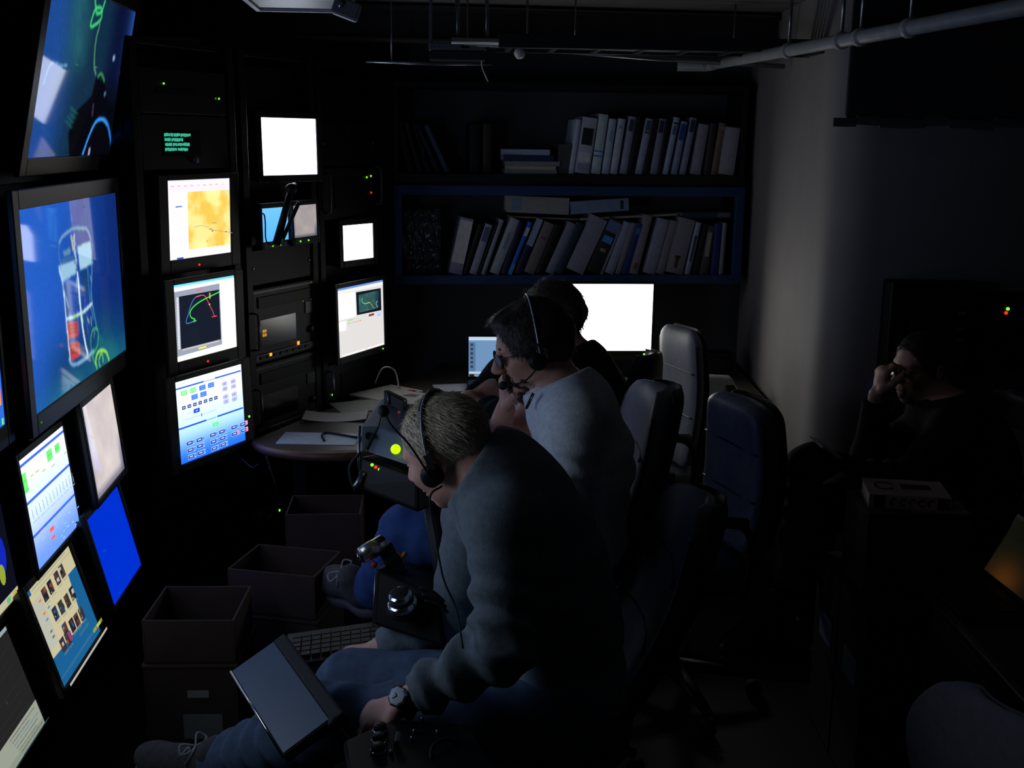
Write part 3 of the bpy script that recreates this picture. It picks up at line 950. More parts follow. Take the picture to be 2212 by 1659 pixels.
UP = [
    (230, 195, 145, 205, (150, 160, 176), (), 'pale blue-grey slim binder'),
    (300, 180, 208, 372, (150, 154, 164), ((.66, .3, .72, (30, 34, 34)), (.3, .16, .8, (170, 172, 172)), (.12, .12, .8, (120, 126, 140))), 'thick grey binder with a dark square picture'),
    (480, 140, 388, 490, (156, 170, 190), ((.38, .02, 1, (40, 90, 180)), (.30, .02, 1, (40, 90, 180)), (.72, .3, .4, (176, 194, 216))), 'tall pale binder with two blue stripes'),
    (590, 190, 505, 585, (150, 162, 184), ((.7, .2, .3, (110, 130, 170)),), 'pale blue slim binder right of the striped one'),
    (690, 190, 595, 675, (156, 162, 176), ((.85, .05, .5, (120, 126, 140)),), 'pale grey slim binder'),
    (805, 165, 700, 780, (124, 130, 146), ((.85, .2, .6, (60, 66, 80)),), 'grey binder with a dark label near the top'),
    (885, 175, 785, 862, (18, 19, 22), (), 'black binder'),
    (990, 190, 865, 945, (134, 142, 160), ((.85, .24, .7, (64, 74, 92)), (.78, .03, .6, (176, 180, 176))), 'grey binder with a pale stripe on its dark label'),
    (1070, 190, 948, 1026, (18, 19, 22), (), 'black binder'),
    (1130, 190, 1030, 1110, (116, 120, 138), ((.86, .22, .6, (50, 56, 70)),), 'grey-violet binder with dark label'),
    (1212, 190, 1113, 1160, (16, 17, 20), (), 'narrow black binder'),
    (1295, 175, 1165, 1230, (140, 152, 176), ((.9, .03, .8, (30, 40, 60)), (.78, .16, .6, (70, 90, 120))), 'pale binder with dark bands near the top'),
    (1375, 220, 1260, 1330, (120, 130, 152), ((.8, .3, .85, (30, 64, 130)),), 'grey binder with a blue label'),
    (1475, 180, 1350, 1420, (122, 128, 146), ((.86, .22, .7, (56, 62, 76)),), 'grey binder with a slate label'),
    (1565, 250, 1470, 1582, (126, 124, 134), (), 'wide plain grey binder'),
    (1690, 240, 1615, 1688, (64, 58, 56), (), 'dark brown book'),
    (1760, 235, 1692, 1765, (106, 90, 74), ((.9, .06, .9, (130, 110, 90)),), 'tan brown book'),
    (1845, 285, 1772, 1945, (140, 138, 142), (), 'wide off-white binder at the right end'),
]
wd = 0
for i, (xt, yt, xb, xb2, col, marks, words) in enumerate(UP):
    a, b = up_px(xb, 778), up_px(xb2, 778)
    c = up_px(xt, yt)
    lx0, lz0 = sh_local(*a)
    lx1, _ = sh_local(*b)
    tx, tz = sh_local(*c)
    zb = .5385
    lean = math.degrees(math.atan2(tx - lx0, tz - zb))
    lean = 7.5 if lean < 5 else lean
    th = (lx1 - lx0) * math.cos(R(lean)) - .0015
    h = (tz - zb) / math.cos(R(lean)) - .0
    binder('binder', '%s, %s from left among upright binders above' % (words, ORD[i]), 'binder', lx1 - .001, zb, th, h, lean, col, marks, group='binders standing on the upper shelf')

# upper tier left: dark leaning books, a flat pile and a small box
for i, (x, lean, th, col, words) in enumerate([(-.80, -15, .03, (30, 30, 32), 'dark grey book leaning left'), (-.755, -15.5, .02, (48, 46, 46), 'brownish book leaning left'), (-.715, -16, .024, (26, 26, 30), 'black book leaning left'),
                                               (-.665, -24, .02, (58, 62, 70), 'slate book leaning left'), (-.62, -25, .022, (74, 86, 112), 'blue-grey book leaning left'), (-.485, -1, .03, (34, 36, 36), 'upright charcoal book'), (-.452, 0, .05, (20, 20, 22), 'upright thick black book'), (-.395, 0, .04, (56, 50, 46), 'upright dark brown book')]):
    binder('book', '%s, %s from the left end of the upper shelf' % (words, ORD[i]), 'book', x, .5385, th, .245 if abs(lean) > 2 else .235, lean, col, group='dark books at the left of the upper shelf', y=.06)


def flat_book(name, label, cat, x, z, w, h, d, col, rz=0, ry=0, y=.03, group=None, mark=None):
    loc = np.array([SHC[0], SHC[1], 1.179]) + ex * x + _ey * (y + d / 2) + np.array([0, 0, z])
    t = thing(name, label, cat, tuple(loc), (0, R(ry), YW + R(rz)), group)
    bt = min(.003, h * .2)
    cv = MB().box((0, 0, bt / 2), (w, d, bt)).box((0, 0, h - bt / 2), (w, d, bt)).box((0, -d / 2 + .002, h / 2), (w, .004, h - 2 * bt))
    cv.build('cover', bk(col), t)
    MB().box((0, .004, h / 2), (w - .01, d - .014, h - 2 * bt)).build('pages', PAPER, t)
    if mark:
        MB().box((mark[0] * w, -d / 2 - .0006, h / 2), (mark[1] * w, .0012, h * .7)).build('spine_label', bk(mark[2]), t)
    return t


z = .5385
for i, (x, w, h, col, rz, ry) in enumerate([(-.205, .26, .02, (124, 124, 132), 2, 0), (-.2, .25, .016, (150, 140, 124), -2, 0), (-.195, .27, .022, (112, 112, 116), 1, 0), (-.22, .25, .03, (40, 56, 86), 3, 0), (-.225, .24, .026, (128, 138, 160), -3, -0)]):
    flat_book('book', ['grey book at the bottom', 'cream book second from bottom', 'light grey book in the middle', 'dark blue book second from top', 'pale blue-grey book on top'][i] + ' of the flat pile on the upper shelf', 'book', x, z, w, h, .2, col, rz, ry, group='flat pile of books on the upper shelf')
    z += h + .0008
gb = thing('card_box', 'small dark grey card box between the flat pile and upper binders', 'box', tuple(np.array([SHC[0], SHC[1], 1.179 + .5385]) + ex * (-.033) + _ey * .13), (0, 0, YW))
MB().box((0, 0, .07), (.062, .18, .14)).build('box_body', bk((70, 74, 78)), gb, bev=.002)
MB().box((0, 0, .1415), (.064, .182, .003)).build('box_lid', bk((84, 88, 92)), gb, bev=.001)


# lower tier
def lo_px(x, y):
    return 840 + x / 2.6976, 180 + y / 2.6976


LO = [
    (345, 425, 415, 795, (120, 122, 140), ((.58, .76, .98, (188, 186, 206)),), 'tall binder with a big pale lilac label'),
    (428, 462, 520, 830, (14, 15, 18), (), 'black binder'),
    (465, 510, 560, 830, (128, 134, 150), ((.8, .28, .7, (70, 80, 110)),), 'grey binder with a blue-grey label'),
    (512, 532, 622, 820, (16, 17, 20), (), 'thin black binder'),
    (535, 562, 645, 800, (118, 124, 136), (), 'slim grey binder'),
    (582, 640, 705, 800, (130, 136, 144), ((.6, .3, .3, (100, 106, 118)),), 'plain grey binder'),
    (650, 686, 752, 815, (26, 34, 62), (), 'navy binder'),
    (690, 716, 812, 815, (24, 86, 236), ((.82, .16, .9, (160, 160, 176)), (.1, .2, .9, (60, 130, 250))), 'vivid blue glossy binder'),
    (728, 772, 858, 795, (24, 34, 64), ((.75, .48, .95, (118, 130, 150)),), 'navy binder with a tall grey label'),
    (780, 846, 900, 825, (96, 90, 90), ((.7, .04, .5, (110, 40, 40)),), 'brown-grey thick binder'),
    (850, 897, 965, 835, (20, 20, 22), (), 'black binder'),
    (905, 960, 1038, 825, (100, 106, 120), (), 'slate grey binder'),
    (962, 1012, 1088, 825, (36, 56, 74), (), 'dark teal binder'),
    (1016, 1132, 1160, 805, (112, 112, 124), (), 'very thick grey binder'),
    (1140, 1228, 1278, 810, (34, 38, 38), ((.86, .2, .9, (76, 96, 130)), (.62, .12, .7, (60, 120, 220)), (.42, .06, .4, (110, 106, 96))), 'dark illustrated binder with a blue patch'),
    (1232, 1250, 1350, 830, (96, 98, 102), (), 'thin grey booklet'),
    (1254, 1310, 1366, 820, (116, 124, 142), (), 'pale slate binder'),
    (1318, 1352, 1414, 820, (98, 98, 102), (), 'slim grey binder'),
    (1355, 1396, 1446, 825, (26, 42, 92), ((.85, .12, .6, (60, 90, 130)),), 'royal blue binder'),
    (1400, 1452, 1488, 775, (108, 104, 110), ((.14, .1, .4, (90, 60, 44)),), 'tallest grey binder'),
    (1480, 1552, 1566, 800, (118, 120, 134), (), 'wide blue-grey binder'),
    (1555, 1606, 1640, 808, (104, 102, 108), (), 'grey binder'),
    (1610, 1712, 1688, 800, (110, 108, 112), ((.2, .2, .2, (70, 56, 46)), (.3, .05, .3, (50, 46, 44))), 'broad grey binder with a brown mark low down'),
    (1725, 1758, 1793, 815, (126, 132, 148), ((.5, .5, .4, (60, 66, 80)),), 'slim pale binder with dark lettering'),
    (1770, 1808, 1838, 825, (18, 18, 20), (), 'black binder'),
    (1813, 1862, 1856, 835, (78, 76, 70), ((.62, .5, .5, (124, 122, 110)),), 'olive grey binder with pale lettering'),
    (1878, 1922, 1905, 820, (28, 44, 96), (), 'blue binder'),
    (1925, 1952, 1950, 815, (112, 108, 116), (), 'slim mauve-grey binder at the right end'),
]
ORD2 = ORD + ['twenty-eighth', 'twenty-ninth']
for i, (xb, xb2, xt, yt, col, marks, words) in enumerate(LO):
    lx0, _ = sh_local(*lo_px(xb, 1105))
    lx1, _ = sh_local(*lo_px(xb2, 1105))
    tx, tz = sh_local(*lo_px(xt, yt))
    zb = .0405
    lean = math.degrees(math.atan2(tx - lx0, tz - zb))
    th = (lx1 - lx0) * math.cos(R(lean)) - .001
    binder('binder', '%s, %s from left on the blue shelf' % (words, ORD2[i]), 'binder', lx1, zb, max(.008, th), (tz - zb) / math.cos(R(lean)), lean, col, marks, group='binders leaning on the lower shelf', dep=.235, y=.03)

# things lying on top of the lower row
_, zt = sh_local(*lo_px(900, 770))
flat_book('folder', 'flat brown folder across the leaning binders at the left', 'folder', -.13, .318, .34, .008, .2, (96, 88, 80), 1, 2, .05)
flat_book('card_box', 'grey card box lying on top of the lower binders at the left', 'box', -.163, .345, .31, .082, .2, (116, 118, 116), 0, 2.2, .04, mark=(-.35, .16, (90, 110, 124)))
flat_book('folder', 'long pale folder under the right card box on the lower binders', 'folder', .30, .325, .50, .010, .2, (124, 118, 108), 0, -3, .05)
flat_book('card_box', 'blue-grey card box with a dark end band lying on the lower binders', 'box', .15, .352, .295, .062, .2, (96, 112, 132), 0, -4, .04, mark=(.38, .05, (30, 36, 46)))
flat_book('folder', 'dark blue folder lying at the right end above the lower binders', 'folder', .70, .325, .25, .03, .2, (44, 56, 78), 0, -1, .05, mark=(.35, .28, (90, 84, 84)))
sp = thing('plastic_sleeve', 'crumpled clear plastic sleeve at the left end of the lower shelf', 'sleeve', tuple(np.array([SHC[0], SHC[1], 1.179 + .0405]) + ex * (-.74) + _ey * .14), (0, 0, YW))
g = MB()
nx, nz = 14, 10
pv = [((-.1 + .2 * i / nx), -.04 + .03 * math.sin(i * 1.7 + j) * .5 + .02 * math.sin(j * 2.3), .02 + .30 * j / nz + .01 * math.sin(i * 2.1)) for j in range(nz + 1) for i in range(nx + 1)]
pv2 = [(x, y + .012, z_) for x, y, z_ in pv]
nn_ = len(pv)
q = [(j * (nx + 1) + i, j * (nx + 1) + i + 1, (j + 1) * (nx + 1) + i + 1, (j + 1) * (nx + 1) + i) for j in range(nz) for i in range(nx)]
g.add(pv + pv2, q + [tuple(nn_ + k for k in reversed(f)) for f in q], True)
g.build('sleeve_film', mat('clear_film', (70, 74, 82), .18, 0, .1, 20, spec=.8), sp)
MB().box((0, .02, .012), (.2, .12, .022)).build('sleeve_base', bk((34, 38, 44)), sp, bev=.002)
# ------------------------------------------------------------------ people: blended volumes turned into continuous surfaces
def V3(*a):
    return np.array(a if len(a) > 1 else a[0], float)


def unitv(v):
    v = np.asarray(v, float)
    return v / np.linalg.norm(v)


class Field:
    def __init__(self, lo, hi, coarse, fine=None, boxes=()):
        self.ax = []
        for k in range(3):
            x, out = lo[k], []
            while x < hi[k]:
                out.append(x)
                x += fine if any(b0[k] <= x <= b1[k] for b0, b1 in boxes) else coarse
            out.append(x)
            self.ax.append(np.array(out, np.float32))
        self.D = np.full([len(a) for a in self.ax], 0.5, np.float32)

    def sub(self, lo, hi):
        sl = tuple(slice(max(0, int(np.searchsorted(self.ax[k], lo[k])) - 1), min(len(self.ax[k]), int(np.searchsorted(self.ax[k], hi[k])) + 1)) for k in range(3))
        X = self.ax[0][sl[0]][:, None, None]
        Y = self.ax[1][sl[1]][None, :, None]
        Z = self.ax[2][sl[2]][None, None, :]
        return sl, X, Y, Z

    def comb(self, sl, d, k, op):
        A = self.D[sl]
        if A.size == 0:
            return
        d = d.astype(np.float32)
        if op == 'sub':
            d = -d
        if op == 'add':
            h = np.maximum(k - np.abs(A - d), 0) / max(k, 1e-6)
            self.D[sl] = np.minimum(A, d) - h * h * k * .25
        else:
            h = np.maximum(k - np.abs(A - d), 0) / max(k, 1e-6)
            self.D[sl] = np.maximum(A, d) + h * h * k * .25

    def cone(self, a, b, ra, rb, k=.02, op='add', disp=None):
        a, b = V3(a), V3(b)
        m_ = max(ra, rb) + k + .025
        sl, X, Y, Z = self.sub(np.minimum(a, b) - m_, np.maximum(a, b) + m_)
        ba = b - a
        L2 = float(ba @ ba) + 1e-9
        px, py, pz = X - a[0], Y - a[1], Z - a[2]
        t = np.clip((px * ba[0] + py * ba[1] + pz * ba[2]) / L2, 0, 1)
        d = np.sqrt((px - t * ba[0]) ** 2 + (py - t * ba[1]) ** 2 + (pz - t * ba[2]) ** 2) - (ra + (rb - ra) * t)
        if disp is not None:
            d = d - disp(X, Y, Z, t)
        self.comb(sl, d, k, op)

    def chain(self, pts, rs, k=.02, op='add', disp=None):
        for i in range(len(pts) - 1):
            self.cone(pts[i], pts[i + 1], rs[i], rs[i + 1], k, op, disp)

    def ell(self, c, r, M=None, k=.02, op='add', disp=None):
        """M columns = local axes"""
        c = V3(c)
        M = np.eye(3) if M is None else np.asarray(M)
        ext = np.sqrt(((np.abs(M) * np.asarray(r)[None, :]) ** 2).sum(1)) + k + .02
        sl, X, Y, Z = self.sub(c - ext, c + ext)
        px, py, pz = X - c[0], Y - c[1], Z - c[2]
        q = [px * M[0, i] + py * M[1, i] + pz * M[2, i] for i in range(3)]
        k0 = np.sqrt(sum((q[i] / r[i]) ** 2 for i in range(3)))
        k1 = np.sqrt(sum((q[i] / r[i] ** 2) ** 2 for i in range(3))) + 1e-6
        d = k0 * (k0 - 1) / k1
        if disp is not None:
            d = d - disp(X, Y, Z, None)
        self.comb(sl, d, k, op)

    def cut(self, p, n, k=.004, lo=None, hi=None):
        """remove everything on the side the normal points to (optionally only inside a box)"""
        p, n = V3(p), unitv(n)
        lo = V3(lo) if lo is not None else V3([a[0] for a in self.ax])
        hi = V3(hi) if hi is not None else V3([a[-1] for a in self.ax])
        sl, X, Y, Z = self.sub(lo, hi)
        d = (X - p[0]) * n[0] + (Y - p[1]) * n[1] + (Z - p[2]) * n[2]
        A = self.D[sl]
        self.D[sl] = np.maximum(A, d.astype(np.float32))

    def mesh(self):
        D, ax = self.D, self.ax
        S = D < 0
        cs = np.zeros([n - 1 for n in D.shape], np.uint8)
        for i in (0, 1):
            for j in (0, 1):
                for k in (0, 1):
                    cs += S[i:i + cs.shape[0], j:j + cs.shape[1], k:k + cs.shape[2]]
        I, J, K = np.nonzero((cs > 0) & (cs < 8))
        idx = np.full(cs.shape, -1, np.int64)
        idx[I, J, K] = np.arange(len(I))
        acc = np.zeros((len(I), 3))
        cnt = np.zeros(len(I))
        corners = [(0, 0, 0), (1, 0, 0), (0, 1, 0), (1, 1, 0), (0, 0, 1), (1, 0, 1), (0, 1, 1), (1, 1, 1)]
        edges = [(0, 1), (2, 3), (4, 5), (6, 7), (0, 2), (1, 3), (4, 6), (5, 7), (0, 4), (1, 5), (2, 6), (3, 7)]
        P = [np.stack([ax[0][I + c[0]], ax[1][J + c[1]], ax[2][K + c[2]]], 1) for c in corners]
        DV = [D[I + c[0], J + c[1], K + c[2]] for c in corners]
        for a, b in edges:
            mx = (DV[a] < 0) != (DV[b] < 0)
            t = np.where(mx, DV[a] / np.where(mx, DV[a] - DV[b], 1), 0)
            acc += np.where(mx[:, None], P[a] + (P[b] - P[a]) * t[:, None], 0)
            cnt += mx
        verts = acc / cnt[:, None]
        faces = []
        for axis in range(3):
            n = D.shape
            s0 = [slice(0, n[k] - 1) if k == axis else slice(1, n[k] - 1) for k in range(3)]
            s1 = [slice(1, n[k]) if k == axis else slice(1, n[k] - 1) for k in range(3)]
            A, B = S[tuple(s0)], S[tuple(s1)]
            e = np.nonzero(A != B)
            o = [e[k] + (0 if k == axis else 1) for k in range(3)]
            fl = A[e]
            u, v = (axis + 1) % 3, (axis + 2) % 3

            def g(du, dv):
                q_ = [o[0].copy(), o[1].copy(), o[2].copy()]
                q_[u] -= du
                q_[v] -= dv
                return idx[q_[0], q_[1], q_[2]]
            q4 = np.stack([g(1, 1), g(0, 1), g(0, 0), g(1, 0)], 1)
            q4[~fl] = q4[~fl][:, ::-1]
            faces.append(q4)
        return verts, np.concatenate(faces)


def mesh_obj(name, verts, faces, material, parent=None, origin=(0, 0, 0), relax=0):
    me = bpy.data.meshes.new(name)
    verts = np.asarray(verts, np.float32) - np.asarray(origin, np.float32)
    me.vertices.add(len(verts))
    me.vertices.foreach_set('co', verts.ravel())
    nf = len(faces)
    me.loops.add(nf * 4)
    me.polygons.add(nf)
    me.loops.foreach_set('vertex_index', np.asarray(faces, np.int32).ravel())
    me.polygons.foreach_set('loop_start', np.arange(0, nf * 4, 4, dtype=np.int32))
    me.polygons.foreach_set('loop_total', np.full(nf, 4, np.int32))
    me.update(calc_edges=True)
    me.polygons.foreach_set('use_smooth', np.ones(nf, bool))
    me.validate()
    me.materials.append(material)
    o = bpy.data.objects.new(name, me)
    COL.objects.link(o)
    if parent is not None:
        o.parent = parent
    if relax:
        md = o.modifiers.new('relax', 'SMOOTH')
        md.factor = .5
        md.iterations = relax
    return o


def frame(fwd, up):
    """columns: forward, left, up"""
    f = unitv(fwd)
    l = unitv(np.cross(up, f))
    u = np.cross(f, l)
    return np.stack([f, l, u], 1)


def head_skin(F, c, M, sc=1.0, beard=False):
    def P(x, y, z):
        return c + M @ (V3(x, y, z) * sc)

    def e(p, r, k=.012, op='add', MM=None):
        F.ell(P(*p), V3(r) * sc, M if MM is None else MM, k, op)
    e((-.012, 0, .030), (.098, .076, .084), .01)
    e((.030, 0, -.020), (.056, .064, .088), .03)
    e((.022, 0, -.070), (.058, .056, .046), .03)
    e((.066, 0, -.104), (.020, .024, .019), .02)
    e((.074, 0, .022), (.016, .050, .014), .016)
    for s in (-1, 1):
        e((.056, s * .044, -.030), (.028, .020, .026), .02)
        e((.089, s * .031, -.004), (.013, .017, .011), .010, 'sub')
        e((.072, s * .032, -.004), (.0135, .0150, .0120), .003)
        e((.079, s * .032, .004), (.009, .0155, .0035), .003)
        e((.079, s * .032, -.012), (.008, .0145, .003), .003)
        e((.100, s * .011, -.037), (.010, .008, .007), .006)
        # ear
        EM = M @ np.array(Matrix.Rotation(R(-12), 3, 'Y') @ Matrix.Rotation(R(s * 18), 3, 'Z'))
        e((-.012, s * .079, -.008), (.019, .007, .032), .006, MM=EM)
        e((-.008, s * .0865, -.006), (.011, .006, .020), .004, 'sub', MM=EM)
    F.cone(P(.086, 0, .014), P(.113, 0, -.030), .0085 * sc, .0125 * sc, .012)
    e((.090, 0, -.060), (.010, .020, .012), .012)
    e((.092, 0, -.066), (.008, .023, .0050), .004)
    e((.090, 0, -.077), (.009, .020, .0060), .004)
    e((.101, 0, -.0712), (.012, .022, .0012), .002, 'sub')
    e((.086, 0, -.090), (.012, .014, .008), .01)


def hand(F, w, d, palm, curl, spread=1.0, side=1, sc=1.0, thumb=None, k=.006):
    """w wrist, d direction to fingers, palm = palm normal; side +1: thumb on the (palm x d) side"""
    d, n = unitv(d), unitv(palm)
    n = unitv(n - d * (n @ d))
    a = unitv(np.cross(n, d)) * side
    pc = w + d * .048 * sc
    F.ell(pc, (.050 * sc, .038 * sc, .016 * sc), np.stack([d, a, n], 1), .012)
    F.ell(w + d * .075 * sc, (.022 * sc, .040 * sc, .014 * sc), np.stack([d, a, n], 1), .012)
    offs = [.030, .010, -.010, -.029]
    lens = [.070, .078, .073, .056]
    for i in range(4):
        b = w + d * (.082 - .004 * abs(i - 1)) * sc + a * offs[i] * sc * spread
        cur = d + a * (offs[i] * 1.4 * (spread - .6))
        cur = unitv(cur)
        ang = 0
        p = b
        for j, fr in enumerate((.45, .31, .24)):
            ang += R(curl[i] * (1.0, 1.1, .7)[j])
            dr = cur * math.cos(ang) + n * math.sin(ang)
            q_ = p + dr * lens[i] * fr * sc
            F.cone(p, q_, (.0095, .0085, .0075)[j] * sc, (.0085, .0075, .0062)[j] * sc, k if j else .010)
            p = q_
    tb = w + d * .022 * sc + a * .030 * sc
    td = unitv(d * .65 + a * .75 + n * .25) if thumb is None else unitv(thumb)
    t1 = tb + td * .036 * sc
    t2 = t1 + unitv(td + d * .5 + n * .15) * .030 * sc
    t3 = t2 + unitv(td * .5 + d + n * .3) * .024 * sc
    F.chain([tb, t1, t2, t3], [.016 * sc, .0125 * sc, .0105 * sc, .0080 * sc], .010)


def wrinkle(dirv, freq, amp, seed=0, p0=None, fall=None):
    dv = unitv(dirv)
    r = np.random.default_rng(seed)
    o = unitv(r.normal(size=3))
    o2 = unitv(r.normal(size=3))
    ph = r.random() * 6

    def f(X, Y, Z, t):
        s = X * dv[0] + Y * dv[1] + Z * dv[2]
        w_ = np.sin((X * o[0] + Y * o[1] + Z * o[2]) * 21 + ph) * .9 + np.sin((X * o2[0] + Y * o2[1] + Z * o2[2]) * 13) * .9
        v = np.sin(s * freq + w_ * 2.4 + ph)
        v = np.sign(v) * np.abs(v) ** 1.3
        m_ = amp * (.6 + .4 * np.sin((X * o2[0] + Y * o2[1] + Z * o2[2]) * 9 + ph))
        if p0 is not None:
            m_ = m_ * np.exp(-((X - p0[0]) ** 2 + (Y - p0[1]) ** 2 + (Z - p0[2]) ** 2) / fall ** 2)
        return v * m_
    return f


def strands(name, verts, faces, sel, flow, length, n, width, material, parent, origin, lift=.35, seed=0):
    """short flat hair blades rooted on a surface"""
    r = np.random.default_rng(seed)
    fc = faces[r.integers(0, len(faces), n * 3)]
    w4 = r.dirichlet(np.ones(4), len(fc))
    p = (verts[fc] * w4[..., None]).sum(1)
    e1, e2 = verts[fc[:, 2]] - verts[fc[:, 0]], verts[fc[:, 3]] - verts[fc[:, 1]]
    nr = np.cross(e1, e2)
    nr /= np.linalg.norm(nr, axis=1)[:, None] + 1e-9
    ok = sel(p)
    p, nr = p[ok][:n], nr[ok][:n]
    fl = flow(p)
    fl = fl - nr * (fl * nr).sum(1)[:, None]
    fl /= np.linalg.norm(fl, axis=1)[:, None] + 1e-9
    fl = fl + r.normal(size=fl.shape) * .22
    sd = np.cross(fl, nr)
    sd /= np.linalg.norm(sd, axis=1)[:, None] + 1e-9
    L = (length * (.6 + .8 * r.random(len(p))))[:, None]
    m1 = p + fl * L * .5 + nr * L * lift * .6
    m2 = p + fl * L + nr * L * lift * .5
    w_ = width
    v = np.stack([p - sd * w_, p + sd * w_, m1 + sd * w_ * .8, m1 - sd * w_ * .8, m2 + sd * w_ * .15, m2 - sd * w_ * .15], 1).reshape(-1, 3)
    o = np.arange(len(p))[:, None] * 6
    f = np.concatenate([o + np.array([[0, 1, 2, 3]]), o + np.array([[3, 2, 4, 5]])])
    return mesh_obj(name, v, f, material, parent, origin)


def hair_cap(c, M, sc, thick, cuts, amp=.004, seed=1, fine=.004, extra=()):
    """volume over the skull, trimmed by cut planes in head space (point, normal pointing at what is removed)"""
    lo, hi = c - .17 * sc, c + .17 * sc
    F = Field(lo, hi, fine)
    r = np.random.default_rng(seed)
    vv = [unitv(r.normal(size=3)) for _ in range(5)]

    def dsp(X, Y, Z, t):
        return amp * sum(np.sin((X * q[0] + Y * q[1] + Z * q[2]) * (38 + 22 * i) + i) for i, q in enumerate(vv)) * .4
    F.ell(c + M @ (V3(-.012, 0, .030) * sc), (V3(.098, .076, .084) + thick) * sc, M, .01, disp=dsp)
    for p, rad in extra:
        F.ell(c + M @ (V3(p) * sc), V3(rad) * sc, M, .03, disp=dsp)
    for p, n in cuts:
        F.cut(c + M @ (V3(p) * sc), M @ V3(n))
    return F.mesh()


def mul_mat(name, col, rough, var, scale, wave=None, bump=.3, bscale=400, sheen=0.0):
    mt = mat(name, col, rough, 0, var, scale, bump=bump, bscale=bscale, spec=.25)
    mt.node_tree.nodes['Principled BSDF'].inputs['Sheen Weight'].default_value = sheen
    return mt


def skin_mat(name, col):
    mt = mat(name, col, .5, 0, .1, 40, bump=.08, bscale=300, spec=.4)
    b = mt.node_tree.nodes['Principled BSDF']
    b.inputs['Subsurface Weight'].default_value = .12
    b.inputs['Subsurface Radius'].default_value = (.012, .005, .003)
    return mt


def torso(F, sp, f, s_half, rads, grow=0, k=.05, disp=None):
    """sp: spine points pelvis..neck base; f: facing direction; rads: (fore-aft, sideways) per point"""
    for i in range(len(sp)):
        a = sp[max(0, i - 1)]
        b = sp[min(len(sp) - 1, i + 1)]
        up_ = unitv(V3(b) - V3(a))
        fr_ = unitv(f - up_ * (f @ up_))
        M = np.stack([fr_, np.cross(up_, fr_), up_], 1)
        L = np.linalg.norm(V3(b) - V3(a)) * (.62 if 0 < i < len(sp) - 1 else .9)
        F.ell(sp[i], (rads[i][0] + grow, rads[i][1] + grow, max(.09, L)), M, k, disp=disp)


def bbox(pts, pad):
    p = np.array(pts)
    return p.min(0) - pad, p.max(0) + pad


def shoe(name, parent, heel, toe, up, M1, M2, ML, width=.095, org=(0, 0, 0), laces=True):
    f = unitv(V3(toe) - V3(heel))
    u = unitv(V3(up) - f * (V3(up) @ f))
    l = np.cross(u, f)
    L = np.linalg.norm(V3(toe) - V3(heel))
    M = np.stack([f, l, u], 1)
    c = V3(heel)
    lo, hi = bbox([heel, toe, V3(heel) + u * .14], .08)
    F = Field(lo, hi, .005)
    F.ell(c + f * L * .74 + u * .045, (L * .30, width / 2, .045), M, .02)
    F.ell(c + f * L * .25 + u * .05, (L * .28, width * .40, .055), M, .04)
    F.cone(c + f * L * .18 + u * .06, c + f * L * .20 + u * .115, .038, .040, .03)
    F.ell(c + f * L * .48 + u * .07, (L * .22, width * .36, .04), M, .03)
    F.cut(c + u * .012, -u)
    v, q_ = F.mesh()
    mesh_obj(name, v, q_, M1, parent, org)
    F = Field(lo, hi, .005)
    F.ell(c + f * L * .72, (L * .32, width / 2 + .006, .06), M, .01)
    F.ell(c + f * L * .24, (L * .30, width * .42 + .006, .06), M, .04)
    F.cut(c + u * .018, u)
    F.cut(c - u * .012, -u)
    v, q_ = F.mesh()
    mesh_obj('shoe_sole', v, q_, M2, parent, org)
    if laces:
        mb = MB()
        O = V3(org)
        for i in range(4):
            x = L * (.40 + .085 * i)
            zz = .112 - .009 * i
            a = c + f * x + l * .026 + u * (zz - .012)
            b = c + f * (x + .02) - l * .026 + u * (zz - .012)
            mid = c + f * (x + .01) + u * (zz + .004)
            mb.tube([a - O, mid - O, b - O], .0028, 6)
            a2 = c + f * x - l * .026 + u * (zz - .012)
            b2 = c + f * (x + .02) + l * .026 + u * (zz - .012)
            mb.tube([a2 - O, mid + u * .002 - O, b2 - O], .0028, 6)
        kn = c + f * L * .38 + u * .122
        for sgn in (-1, 1):
            mb.tube(catmull([kn - O, kn + l * sgn * .03 + f * .02 + u * .012 - O, kn + l * sgn * .045 + f * .005 - u * .002 - O, kn + l * sgn * .02 - f * .006 - O, kn - O], 4), .0026, 6)
            mb.tube(catmull([kn - O, kn + l * sgn * .02 - f * .01 - O, kn + l * sgn * .04 - f * .0 - u * .03 - O], 4), .0026, 6)
        mb.build('shoe_laces', ML, parent)


JEANS = mul_mat('blue_denim', (92, 112, 138), .85, .22, 26, bump=.35, bscale=700)
JEANS2 = mul_mat('bright_blue_denim', (60, 88, 150), .85, .2, 26, bump=.35, bscale=700)
FLEECE = mul_mat('grey_green_fleece', (126, 140, 148), .95, .16, 60, bump=.55, bscale=500, sheen=.25)
KNIT = mul_mat('light_grey_knit', (236, 241, 246), .95, .12, 70, bump=.5, bscale=420, sheen=.2)
DARKCL = mul_mat('dark_navy_cloth', (24, 25, 32), .9, .2, 40, bump=.3, bscale=400)
BLACKCL = mul_mat('black_cloth', (30, 28, 28), .9, .2, 40, bump=.3, bscale=400)
SKIN = skin_mat('fair_skin', (240, 182, 162))
SKIN2 = skin_mat('tanned_skin', (212, 158, 134))
HAIRB = mat('short_blond_hair', (232, 214, 186), .55, 0, .3, 120, bump=.4, bscale=500)
HAIRD = mat('dark_brown_hair', (50, 40, 34), .5, 0, .3, 120, bump=.4, bscale=400)
BEARD = mat('brown_beard', (70, 52, 42), .6, 0, .3, 150, bump=.5, bscale=600)


